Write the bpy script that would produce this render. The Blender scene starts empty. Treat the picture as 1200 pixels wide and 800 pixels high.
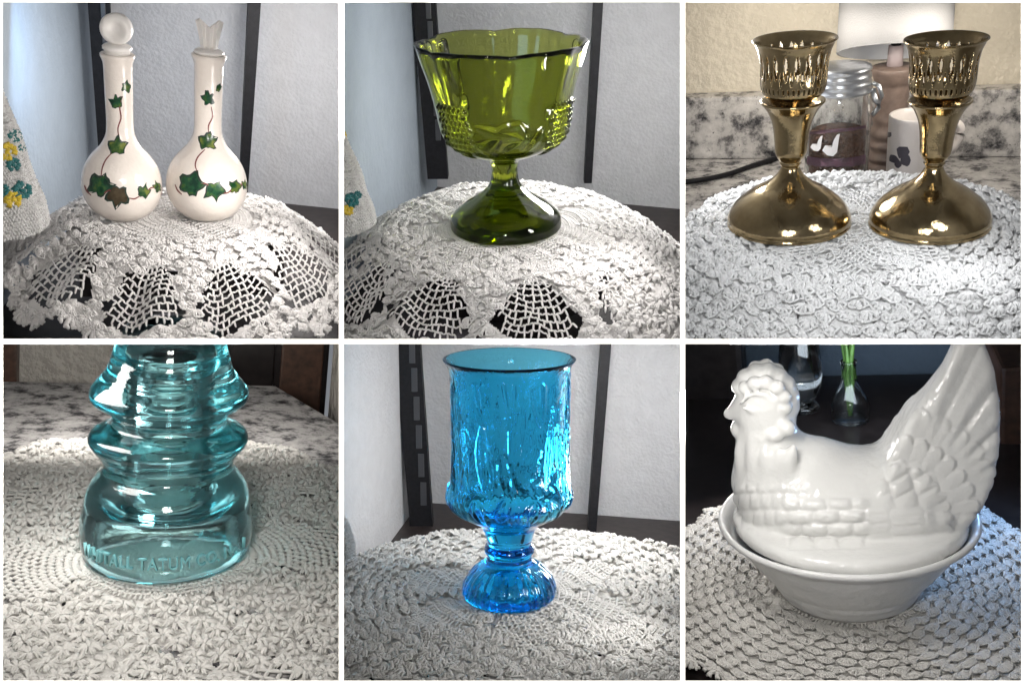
import bpy, bmesh, math, random
import numpy as np
from mathutils import Matrix, Vector
random.seed(7); rng = np.random.default_rng(7)
S = bpy.context.scene
COL = S.collection
R_ = math.radians
# ------------------------------------------------------------------ camera, world, exposure
HFOV = 56.0
TANH = math.tan(R_(HFOV / 2))
K = .6745 / TANH                                  # distances below are noted for a 68 degree lens
CAM_PITCH = 18.0
CAM_LOC = Vector((0, 0, 0.45))
cam_d = bpy.data.cameras.new('camera'); cam = bpy.data.objects.new('camera', cam_d); COL.objects.link(cam)
cam_d.sensor_fit = 'HORIZONTAL'; cam_d.sensor_width = 36; cam_d.lens = 18 / TANH
cam_d.clip_start = 0.01; cam_d.clip_end = 50
cam.location = CAM_LOC; cam.rotation_euler = (R_(90 - CAM_PITCH), 0, 0)
S.camera = cam
w = bpy.data.worlds.new('World'); S.world = w; w.use_nodes = True
w.node_tree.nodes['Background'].inputs[0].default_value = (.62, .66, .72, 1)
w.node_tree.nodes['Background'].inputs[1].default_value = .32
vs = S.view_settings
vs.view_transform = 'Standard'; vs.look = 'None'; vs.exposure = 0; vs.gamma = 1; vs.use_curve_mapping = False
S.cycles.use_denoising = True
S.cycles.max_bounces = 14; S.cycles.transmission_bounces = 14; S.cycles.glossy_bounces = 5; S.cycles.diffuse_bounces = 4
S.cycles.sample_clamp_indirect = 25.0
CAMR = np.array(cam.rotation_euler.to_matrix())

# ------------------------------------------------------------------ the six bays of the case
def camray(px, py):
    return np.array([(px - 600) / 600 * TANH, -(py - 400) / 600 * TANH, -1.0])
def unit(v): return v / np.linalg.norm(v)
class Bay:
    def __init__(s, x0, y0, pitch, share=.5):
        s.x0, s.y0, s.x1, s.y1 = x0, y0, x0 + 400, y0 + 400
        d = unit(camray(x0 + 200, y0 + 200)); yc = np.array([0, 1., 0]); u = unit(yc - yc.dot(d) * d); r = np.cross(d, u)
        p = R_(pitch)
        s.Rc = np.stack([r, math.cos(p) * d + math.sin(p) * u, -math.sin(p) * d + math.cos(p) * u], 1)
        a = [q[:2] / -q[2] for q in (d, d + .01 * s.Rc[:, 0])]; t = (a[1] - a[0]); t = math.atan2(t[1], t[0]) * share     # share the corner skew between uprights and levels
        c, q = math.cos(-t), math.sin(-t); s.Rc = s.Rc @ (np.array([[1, 0, 0], [0, math.cos(p), -math.sin(p)], [0, math.sin(p), math.cos(p)]]).T @ np.array([[c, 0, q], [0, 1, 0], [-q, 0, c]]).T @ np.array([[1, 0, 0], [0, math.cos(p), -math.sin(p)], [0, math.sin(p), math.cos(p)]]))
        s.Rw = CAMR @ s.Rc
        def pl(a, b):
            n = unit(np.cross(s.ray(*a), s.ray(*b)))
            return n if n.dot(s.ray(x0 + 200, y0 + 200)) > 0 else -n
        A, B, C_, D = (x0, y0), (s.x1, y0), (s.x1, s.y1), (x0, s.y1)
        s.planes = [pl(A, B), pl(B, C_), pl(C_, D), pl(D, A)]
    def ray(s, px, py): return s.Rc.T @ camray(px, py)
    def onz(s, px, py, z): v = s.ray(px, py); return v * (z / v[2])
    def ony(s, px, py, y): v = s.ray(px, py); return v * (y * K / v[1])
    def scale(s, px, py, y): return np.linalg.norm(s.ony(px + 1, py, y) - s.ony(px, py, y))   # cm per pixel
    def matrix(s, loc=(0, 0, 0), rot=None):
        m = Matrix.Translation(CAM_LOC) @ Matrix([list(r) for r in s.Rw]).to_4x4() @ Matrix.Scale(.01, 4) @ Matrix.Translation(Vector([float(q) for q in loc]))
        return m @ rot if rot is not None else m
    def inside(s, P, m=0.0):
        ok = np.ones(len(P), bool)
        for n in s.planes: ok &= (P @ n) > -m
        return ok
    def clamp(s, P):
        for n in s.planes:
            d = np.minimum(P @ n, 0); P = P - d[:, None] * n
        return P
B1 = Bay(0, 0, 16.5); B2 = Bay(400, 0, 16); B3 = Bay(800, 0, 18, 1.0)
B4 = Bay(0, 400, 22, .8); B5 = Bay(400, 400, 19); B6 = Bay(800, 400, 28, .6)

# ------------------------------------------------------------------ unseen lamps added to light the case front and the bays
def lamp(bay, name, pos, target, sx, sy, watts, col=(1, 1, 1), spread=180):
    d = bpy.data.lights.new(name, 'AREA'); d.shape = 'RECTANGLE'; d.size = sx / 100; d.size_y = sy / 100; d.energy = watts; d.color = col
    d.spread = R_(spread)
    o = bpy.data.objects.new(name, d); COL.objects.link(o)
    if bay is not None:
        M = bay.matrix(); p = M @ Vector([float(q) for q in pos]); t = M @ Vector([float(q) for q in target])
    else:
        p, t = Vector(pos), Vector(target)
    o.matrix_world = Matrix.Translation(p) @ (t - p).to_track_quat('-Z', 'Y').to_matrix().to_4x4()
    return o
def campt(px, py, depth): return CAM_LOC + Vector([float(q) for q in CAMR @ (camray(px, py) * depth)])
def L(bay, name, px, py, y, tgt, sx, sy, watts, col=(1, 1, 1), spread=180):
    return lamp(bay, name, bay.ony(px, py, y), tgt, sx, sy, watts, col, spread)
LAT = 20.0 * K                                       # depth of the case front, cm
c0 = campt(600, 400, LAT / 100)
bk = Vector([float(q) for q in CAMR @ np.array([0, 0, 1.])]); upv = Vector([float(q) for q in CAMR @ np.array([0, 1., 0])]); rt = Vector((1, 0, 0))
lamp(None, 'trim_fill', c0 + bk * .55 + upv * .85, c0, 30, 20, 13, (1, .97, .92))  # unseen lamps added to brighten the cream case front
lamp(None, 'trim_fill', c0 + bk * .55 - rt * .75 - upv * .4, c0, 30, 20, 9, (1, .97, .92))
lamp(None, 'trim_fill', c0 + bk * .55 + rt * .75 - upv * .4, c0, 30, 20, 9, (1, .97, .92))
L(B1, 'front_fill', 320, 70, 20, B1.ony(190, 110, 46), 6, 4, .12, (1, .95, .91), 90)  # unseen fill added before the bay opening, no actual window
L(B1, 'side_fill', 360, 70, 54, B1.ony(190, 320, 40), 4, 4, .34, (1, .96, .93))  # unseen side lamps added to bring out the stitch relief
L(B1, 'side_fill', 368, 200, 38, B1.ony(170, 340, 38), 2, 4, .14, (1, .96, .93))
L(B1, 'wall_fill', 356, 60, 48, B1.ony(290, 140, 62), 4, 4, .22, (1, .98, .97))  # unseen lamp added only to brighten the wall
L(B1, 'cool_fill', 78, 70, 49, B1.ony(95, 120, 60), 4, 6, .035, (.40, .66, 1))  # small unseen lamp added for a cool cast
L(B2, 'front_fill', 570, 90, 20, B2.ony(600, 230, 46), 2.5, 8, .10, (1, .98, .96), 90)
L(B2, 'side_fill', 762, 70, 55, B2.ony(590, 320, 40), 4, 4, .36, (1, .97, .95))
L(B2, 'side_fill', 768, 200, 38, B2.ony(570, 340, 38), 2, 4, .12, (1, .97, .95))
L(B2, 'wall_fill', 740, 60, 46, B2.ony(700, 130, 60), 5, 4, .26, (1, .99, .98))
L(B2, 'cool_fill', 530, 60, 44, B2.ony(480, 120, 58), 4, 7, .035, (.40, .66, 1))
L(B3, 'front_fill', 1000, 80, 19, B3.ony(1000, 300, 41), 7, 5, .15, (.96, .98, 1), 90)
L(B3, 'side_fill', 836, 50, 52, B3.ony(1010, 350, 38), 4, 4, .34, (.97, .98, 1))
L(B3, 'side_fill', 1168, 200, 38, B3.ony(1000, 350, 38), 2, 4, .05, (.97, .98, 1))
L(B3, 'wall_fill', 900, 34, 56, B3.ony(1000, 130, 68), 5, 3, .16, (1, .92, .80))
L(B3, 'wall_fill', 1150, 34, 56, B3.ony(1060, 130, 68), 5, 3, .12, (1, .92, .80))
L(B4, 'front_left_fill', 120, 490, 19, B4.ony(190, 640, 44), 6, 5, .19, (1, .97, .93), 90)  # unseen upper left fill added before the bay, no ceiling fixture
L(B4, 'side_fill', 30, 460, 42, B4.ony(190, 730, 40), 5, 6, .22, (1, .97, .93))
L(B4, 'back_fill', 200, 415, 58, B4.ony(198, 470, 92), 18, 5, .48, (1, .96, .91))  # unseen lamp added to brighten the background of the bay
L(B5, 'front_fill', 620, 470, 19, B5.ony(600, 600, 46), 3, 5, .09, (1, .99, .98), 90)
L(B5, 'side_fill', 764, 560, 57, B5.ony(600, 730, 40), 4, 4, .23, (1, .99, .98))
L(B5, 'side_fill', 770, 640, 40, B5.ony(590, 740, 39), 2, 3, .06, (1, .99, .98))
L(B5, 'wall_fill', 730, 460, 46, B5.ony(690, 530, 60), 5, 4, .40, (1, .99, .98))
L(B5, 'cool_fill', 520, 450, 44, B5.ony(470, 520, 58), 4, 7, .05, (.72, .85, 1))
L(B6, 'front_left_fill', 890, 430, 19, B6.ony(970, 660, 42), 5, 4, .14, (1, .97, .93), 90)
L(B6, 'side_fill', 850, 440, 36, B6.ony(970, 690, 40), 4, 4, .13, (1, .97, .93))
L(B6, 'side_fill', 850, 480, 54, B6.ony(990, 700, 38), 4, 4, .20, (1, .97, .93))
L(B6, 'cool_fill', 1160, 470, 52, B6.ony(1120, 690, 44), 3, 4, .14, (.3, .55, 1))
L(B6, 'back_fill', 1000, 425, 62, B6.ony(1000, 420, 80), 10, 5, .13, (.8, .9, 1))

# ------------------------------------------------------------------ materials
MATS = {}
def nmat(name):
    m = bpy.data.materials.new(name); m.use_nodes = True; MATS[name] = m
    nt = m.node_tree; return m, nt, nt.nodes['Principled BSDF']
def setp(b, **k):
    for a, v in k.items():
        i = b.inputs[a.replace('_', ' ')]
        i.default_value = (*v, 1) if isinstance(v, tuple) and len(v) == 3 else v
def noise(nt, scale, detail=3, rough=.5, stretch=None, kind='ShaderNodeTexNoise'):
    tc = nt.nodes.new('ShaderNodeTexCoord'); n = nt.nodes.new(kind); n.inputs['Scale'].default_value = scale
    if kind == 'ShaderNodeTexNoise': n.inputs['Detail'].default_value = detail; n.inputs['Roughness'].default_value = rough
    if stretch:
        mp = nt.nodes.new('ShaderNodeMapping'); mp.inputs['Scale'].default_value = stretch
        nt.links.new(tc.outputs['Object'], mp.inputs[0]); nt.links.new(mp.outputs[0], n.inputs['Vector'])
    else: nt.links.new(tc.outputs['Object'], n.inputs['Vector'])
    return n
def ramp(nt, src, stops):
    r = nt.nodes.new('ShaderNodeValToRGB'); e = r.color_ramp.elements
    while len(e) < len(stops): e.new(.5)
    for q, (p, c) in zip(e, stops): q.position = p; q.color = (*c, 1) if len(c) == 3 else c
    nt.links.new(src, r.inputs[0]); return r
def mix(nt, fac, a, b):
    m = nt.nodes.new('ShaderNodeMix'); m.data_type = 'RGBA'
    nt.links.new(fac, m.inputs[0])
    for v, i in ((a, 6), (b, 7)):
        if isinstance(v, tuple): m.inputs[i].default_value = (*v, 1)
        else: nt.links.new(v, m.inputs[i])
    return m.outputs[2]
def bump(nt, b, src, strength, dist=.1):
    n = nt.nodes.new('ShaderNodeBump'); n.inputs['Strength'].default_value = strength; n.inputs['Distance'].default_value = dist
    nt.links.new(src, n.inputs['Height']); nt.links.new(n.outputs[0], b.inputs['Normal']); return n
def simple(name, col, rough=.5, var=.0, vs_=2., metallic=0, bmp=0, bs=8., **k):
    m, nt, b = nmat(name); setp(b, Base_Color=col, Roughness=rough, Metallic=metallic, **k)
    if var:
        n = noise(nt, vs_, 5); r = ramp(nt, n.outputs[0], [(.3, tuple(c * (1 - var) for c in col)), (.7, tuple(min(1, c * (1 + var)) for c in col))])
        nt.links.new(r.outputs[0], b.inputs['Base Color'])
    if bmp: bump(nt, b, noise(nt, bs, 4).outputs[0], bmp)
    return m
cream = simple('cream_paint', (.86, .84, .78), .55)
lining = simple('grey_lining', (.28, .28, .285), .9)
def cotton(name, col, var=.12):
    m, nt, b = nmat(name); setp(b, Roughness=.95)
    n = noise(nt, .9, 6, .65); r = ramp(nt, n.outputs[0], [(.3, tuple(c * (1 - var) for c in col)), (.7, col)]); nt.links.new(r.outputs[0], b.inputs['Base Color'])
    setp(b, Sheen_Weight=.15, Sheen_Roughness=.5)
    n2 = noise(nt, 14, 3, .7); bump(nt, b, n2.outputs[0], .5, .12); return m
cot_w = cotton('white_cotton', (.90, .875, .85)); cot_b = cotton('bright_cotton', (.92, .92, .915), .06); cot_g = cotton('ecru_cotton', (.86, .835, .79))
def wallpaint(name, col, b_=.6, sc=2.2):
    m, nt, b = nmat(name); setp(b, Base_Color=col, Roughness=.75)
    n = noise(nt, sc, 3, .55); n2 = noise(nt, sc * .25, 2)
    ad = nt.nodes.new('ShaderNodeMath'); ad.operation = 'ADD'; nt.links.new(n.outputs[0], ad.inputs[0]); nt.links.new(n2.outputs[0], ad.inputs[1])
    bump(nt, b, ad.outputs[0], b_, .25)
    r = ramp(nt, n2.outputs[0], [(.3, tuple(c * .93 for c in col)), (.7, col)]); nt.links.new(r.outputs[0], b.inputs['Base Color']); return m
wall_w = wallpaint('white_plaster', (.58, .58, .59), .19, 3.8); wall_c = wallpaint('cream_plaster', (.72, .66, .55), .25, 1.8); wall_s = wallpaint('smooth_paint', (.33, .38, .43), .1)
wall_blue = wallpaint('slate_blue_paint', (.15, .21, .29), .15)
blackmetal = simple('black_metal', (.010, .010, .012), .55, .3, 3, bmp=.05, Specular_IOR_Level=.2)
darkwood = simple('dark_brown_wood', (.035, .026, .024), .45, .35, 1.5)
blackwood = simple('espresso_wood', (.018, .014, .014), .3, .4, 1.2)
brownwood = simple('brown_wood', (.08, .04, .025), .45, .4, 1.2)
def granite():
    m, nt, b = nmat('granite'); setp(b, Roughness=.22)
    a = noise(nt, .55, 9, .68); r1 = ramp(nt, a.outputs[0], [(.37, (.04, .04, .045)), (.44, (.20, .195, .195)), (.51, (.46, .445, .435)), (.7, (.68, .66, .64))])
    v = noise(nt, 1.1, 8, .7, (1, 1.6, 1)); r2 = ramp(nt, v.outputs[0], [(.58, (0, 0, 0)), (.66, (1, 1, 1))])
    c1 = mix(nt, r2.outputs[0], r1.outputs[0], (.30, .29, .30))
    k = noise(nt, 2.3, 7, .75, (1.2, .8, 1)); r3 = ramp(nt, k.outputs[0], [(.6, (0, 0, 0)), (.66, (1, 1, 1))])
    c2 = mix(nt, r3.outputs[0], c1, (.025, .022, .025)); nt.links.new(c2, b.inputs['Base Color']); return m
granite_m = granite()
def porcelain(name, col, rough=.13):
    m, nt, b = nmat(name); n = noise(nt, .35, 4); r = ramp(nt, n.outputs[0], [(.3, tuple(c * .94 for c in col)), (.7, col)]); nt.links.new(r.outputs[0], b.inputs['Base Color'])
    setp(b, Roughness=rough, IOR=1.5); bump(nt, b, noise(nt, 1.2, 3).outputs[0], .06, .1); return m
bottle_m = porcelain('cream_glaze', (.84, .77, .70), .2); hen_m = porcelain('milk_glass', (.80, .80, .78), .12); dish_m = porcelain('milk_glass_dish', (.78, .78, .77), .3)
stopper_m = porcelain('white_glaze', (.88, .85, .81), .3)
def leafmat(name, a, b_, c):
    m, nt, b = nmat(name); n = noise(nt, 2.2, 3, .5); r = ramp(nt, n.outputs[0], [(.36, a), (.50, b_), (.64, c)]); nt.links.new(r.outputs[0], b.inputs['Base Color']); setp(b, Roughness=.25); return m
leaf_m = leafmat('leaf_green_glaze', (.006, .030, .018), (.014, .075, .030), (.07, .14, .03)); leaf2_m = leafmat('leaf_lime_glaze', (.010, .05, .015), (.045, .10, .025), (.17, .20, .04)); leaf3_m = simple('leaf_brown_glaze', (.055, .04, .022), .25, .5, 3)
leafedge_m = simple('leaf_dark_edge', (.010, .030, .018), .3); vine_m = simple('vine_red_glaze', (.17, .035, .03), .3)
def glass(name, col, rough=.02, ior=1.5, bmp=0, bs=2., stretch=None):
    m, nt, b = nmat(name); setp(b, Base_Color=col, Roughness=rough, IOR=ior, Transmission_Weight=1.)
    if bmp: bump(nt, b, noise(nt, bs, 3, .5, stretch).outputs[0], bmp, .1)
    return m
def absorb(m, col, dens):
    nt = m.node_tree; v = nt.nodes.new('ShaderNodeVolumeAbsorption'); v.inputs['Color'].default_value = (*col, 1); v.inputs['Density'].default_value = dens
    nt.links.new(v.outputs[0], nt.nodes['Material Output'].inputs['Volume']); return m
green_g = absorb(glass('olive_glass', (.66, .695, .28), .03, 1.45), (.72, .76, .10), 190); blue_g = absorb(glass('turquoise_glass', (.23, .785, 1.0), .03, 1.45, .04, .8), (.15, .86, 1.0), 110)
aqua_g = absorb(glass('aqua_glass', (.80, .95, .965), .07, 1.45, .015, .8, (1, 1, 3)), (.30, .88, .94), 19); clear_g = glass('clear_glass', (.93, .95, .96), .02, 1.45)
def brass_mat():
    m, nt, b = nmat('aged_brass'); n = noise(nt, .9, 6, .6)
    r = ramp(nt, n.outputs[0], [(.3, (.33, .245, .13)), (.7, (.51, .40, .23))]); nt.links.new(r.outputs[0], b.inputs['Base Color'])
    n2 = noise(nt, 2.2, 5, .6, (1, 1, .4)); r2 = ramp(nt, n2.outputs[0], [(.3, (.05,) * 3), (.75, (.15,) * 3)]); nt.links.new(r2.outputs[0], b.inputs['Roughness'])
    setp(b, Metallic=1.); bump(nt, b, n2.outputs[0], .05, .05); return m
brass = brass_mat(); steel = simple('brushed_steel', (.55, .57, .6), .3, .1, 2, metallic=1)
yel_y = cotton('yellow_yarn', (.72, .52, .03)); teal_y = cotton('teal_yarn', (.01, .16, .16)); wht_y = cotton('white_yarn', (.78, .77, .75))

# ------------------------------------------------------------------ builders
def set_tags(o, label=None, cat=None, group=None, kind=None):
    for k, v in (('label', label), ('category', cat), ('group', group), ('kind', kind)):
        if v: o[k] = v
    return o
def mesh(name, V, F, mat, smooth=True):
    me = bpy.data.meshes.new(name); V = np.asarray(V, np.float32)
    if isinstance(F, np.ndarray):
        nf, k = F.shape
        me.vertices.add(len(V)); me.vertices.foreach_set('co', V.ravel()); me.loops.add(nf * k); me.loops.foreach_set('vertex_index', F.ravel().astype(np.int32))
        me.polygons.add(nf); me.polygons.foreach_set('loop_start', np.arange(0, nf * k, k, dtype=np.int32)); me.update(calc_edges=True)
    else:
        me.from_pydata([tuple(map(float, v)) for v in V], [], [tuple(map(int, f)) for f in F]); me.update()
    if smooth: me.polygons.foreach_set('use_smooth', np.ones(len(me.polygons), bool))
    me.materials.append(mat); return me
def fixn(me):
    bm = bmesh.new(); bm.from_mesh(me); bmesh.ops.remove_doubles(bm, verts=bm.verts, dist=1e-5); bmesh.ops.recalc_face_normals(bm, faces=bm.faces); bm.to_mesh(me); bm.free()
def top(name, me, bay, loc=(0, 0, 0), rot=None, **tags):
    o = bpy.data.objects.new(name, me); COL.objects.link(o); o.matrix_world = bay.matrix(loc, rot); return set_tags(o, **tags)
def part(name, me, parent, label=None):
    o = bpy.data.objects.new(name, me); COL.objects.link(o); o.parent = parent
    if label: o['label'] = label
    return o
def spline(pts, n):
    P = np.array(pts, float); m = len(P)
    d = np.r_[0, np.cumsum(np.linalg.norm(np.diff(P, axis=0), axis=1) + 1e-6)]
    t = np.linspace(0, d[-1], n); out = []
    T = np.zeros_like(P)
    for i in range(m):
        a, b = max(i - 1, 0), min(i + 1, m - 1); T[i] = (P[b] - P[a]) / (d[b] - d[a])
    for q in t:
        i = min(np.searchsorted(d, q, 'right') - 1, m - 2); h = d[i + 1] - d[i]; s = (q - d[i]) / h
        out.append((2*s**3-3*s**2+1)*P[i] + (s**3-2*s**2+s)*h*T[i] + (-2*s**3+3*s**2)*P[i+1] + (s**3-s**2)*h*T[i+1])
    return np.array(out)
def lathe(prof, n=64, disp=None, cap=(True, True), ox=1.0, oy=1.0):
    prof = np.array(prof, float); m = len(prof); th = np.arange(n) * 2 * math.pi / n
    TH, RR = np.meshgrid(th, prof[:, 0]); ZZ = np.repeat(prof[:, 1:2], n, 1); II = np.repeat(np.arange(m)[:, None], n, 1)
    if disp is not None:
        o = disp(TH, RR, ZZ, II)
        if isinstance(o, tuple): RR = RR + o[0]; ZZ = ZZ + o[1]
        else: RR = RR + o
    V = np.stack([RR * np.cos(TH) * ox, RR * np.sin(TH) * oy, ZZ], -1).reshape(-1, 3)
    i, j = np.meshgrid(np.arange(m - 1), np.arange(n), indexing='ij'); j2 = (j + 1) % n
    F = np.stack([i * n + j, i * n + j2, (i + 1) * n + j2, (i + 1) * n + j], -1).reshape(-1, 4)
    F = [tuple(f) for f in F.tolist()] if any(cap) else F
    if cap[0]: F.append(tuple(range(n - 1, -1, -1)))
    if cap[1]: F.append(tuple(range((m - 1) * n, m * n)))
    return V, F
def box(c, s):
    x, y, z = c; a, b, d = s[0] / 2, s[1] / 2, s[2] / 2
    V = [(x + i * a, y + j * b, z + k * d) for i in (-1, 1) for j in (-1, 1) for k in (-1, 1)]
    return V, [(0, 1, 3, 2), (4, 6, 7, 5), (0, 4, 5, 1), (2, 3, 7, 6), (0, 2, 6, 4), (1, 5, 7, 3)]
def join(*vf):
    V, F = [], []; n = 0
    for v, f in vf:
        V += [tuple(q) for q in v]; F += [tuple(i + n for i in g) for g in f]; n += len(v)
    return V, F
def bevel(me, w, seg=2):
    bm = bmesh.new(); bm.from_mesh(me); bmesh.ops.bevel(bm, geom=bm.edges[:], offset=w, segments=seg, affect='EDGES', profile=.6); bm.to_mesh(me); bm.free(); return me
def clipmesh(me, bay, loc=(0, 0, 0)):
    """saw a mesh off where it meets the dividers of its bay"""
    bm = bmesh.new(); bm.from_mesh(me); l = Vector([float(q) for q in loc])
    for n in bay.planes:
        r = bmesh.ops.bisect_plane(bm, geom=bm.verts[:] + bm.edges[:] + bm.faces[:], plane_co=-l, plane_no=[-float(q) for q in n], clear_outer=True)
        ed = [e for e in r['geom_cut'] if isinstance(e, bmesh.types.BMEdge)]
        try: bmesh.ops.holes_fill(bm, edges=ed)
        except Exception: pass
    bm.to_mesh(me); bm.free(); return me
def tube(pts, r, sides=8, cap=True):
    P = np.array(pts, float); n = len(P); rr = np.broadcast_to(np.array(r, float), (n,))
    T = np.gradient(P, axis=0); T /= np.linalg.norm(T, axis=1)[:, None]
    up = np.array([0, 0, 1.]) if abs(T[:, 2]).mean() < .8 else np.array([0, 1., 0])
    A = np.cross(T, up); A /= np.linalg.norm(A, axis=1)[:, None]; Bv = np.cross(A, T)
    a = np.arange(sides) * 2 * math.pi / sides
    V = (P[:, None] + rr[:, None, None] * (A[:, None] * np.cos(a)[None, :, None] + Bv[:, None] * np.sin(a)[None, :, None])).reshape(-1, 3)
    F = [(i * sides + j, i * sides + (j + 1) % sides, (i + 1) * sides + (j + 1) % sides, (i + 1) * sides + j) for i in range(n - 1) for j in range(sides)]
    if cap: F += [tuple(range(sides - 1, -1, -1)), tuple(range((n - 1) * sides, n * sides))]
    return V, F

# ------------------------------------------------------------------ added case with flared bays, standing in for flat borders
def slab(rays, d0, d1, nrm, th, taper=1.0):
    V = []
    for d in (d0, d1):
        for r in rays:
            for s in (-1, 1): V.append(CAMR @ (r * d + nrm * s * th / 2))
    V = np.array(V) * .01
    return V, [(0, 1, 3, 2), (4, 6, 7, 5), (0, 4, 5, 1), (2, 3, 7, 6), (0, 2, 6, 4), (1, 5, 7, 3)]
case = bpy.data.objects.new('added_case', None); COL.objects.link(case); case.location = CAM_LOC
set_tags(case, 'added cream fronted case whose narrow dividers part the six bays', 'display case')
TH = 6 / 600 * TANH * LAT
hp = 3.0
for py in (0, 400, 800):
    ra, rb = camray(-3, py), camray(1203, py); n = unit(np.cross(ra, rb))
    part('front_rail', mesh('front_rail', *slab((ra, rb), LAT, LAT + .5, n, TH), cream, False), case)
    part('light_divider', mesh('light_divider', *slab((ra, rb), LAT + .5, 150, n, TH), lining, False), case)  # added panels, edge-on to the camera, keep each bay's light apart
for px in (0, 400, 800, 1200):
    for y0 in (0, 400):
        ra, rb = camray(px, y0 + hp), camray(px, y0 + 400 - hp); n = unit(np.cross(ra, rb))
        part('front_stile', mesh('front_stile', *slab((ra, rb), LAT, LAT + .5, n, TH), cream, False), case)
        part('light_divider', mesh('light_divider', *slab((ra, rb), LAT + .5, 150, n, TH), lining, False), case)

# ------------------------------------------------------------------ crochet
RT = np.array([.5, .95, 1., .95, .55]); TT = np.array([0, .22, .5, .78, 1.])
SIDES = 5
def strands(P0, P1, r, N, arch):
    """yarn posts from P0 to P1 arching off the surface along N"""
    n = len(P0); D = P1 - P0; Ln = np.linalg.norm(D, axis=1, keepdims=True) + 1e-6; D = D / Ln
    A = np.cross(D, N); A /= np.linalg.norm(A, axis=1, keepdims=True) + 1e-6; U = np.cross(A, D)
    a = np.arange(SIDES) * 2 * math.pi / SIDES + .3
    C = P0[:, None] + (P1 - P0)[:, None] * TT[None, :, None] + N[:, None] * (arch[:, None] * np.sin(TT * math.pi)[None])[:, :, None]
    rad = r[:, None] * RT[None]
    V = C[:, :, None] + rad[:, :, None, None] * (A[:, None, None] * np.cos(a)[None, None, :, None] + U[:, None, None] * np.sin(a)[None, None, :, None])
    V = V.reshape(-1, 3); m = len(TT)
    i, j = np.meshgrid(np.arange(m - 1), np.arange(SIDES), indexing='ij'); j2 = (j + 1) % SIDES
    f = np.stack([i * SIDES + j, i * SIDES + j2, (i + 1) * SIDES + j2, (i + 1) * SIDES + j], -1).reshape(-1, 4)
    F = (f[None] + (np.arange(n) * m * SIDES)[:, None, None]).reshape(-1, 4)
    return V, F
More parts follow.
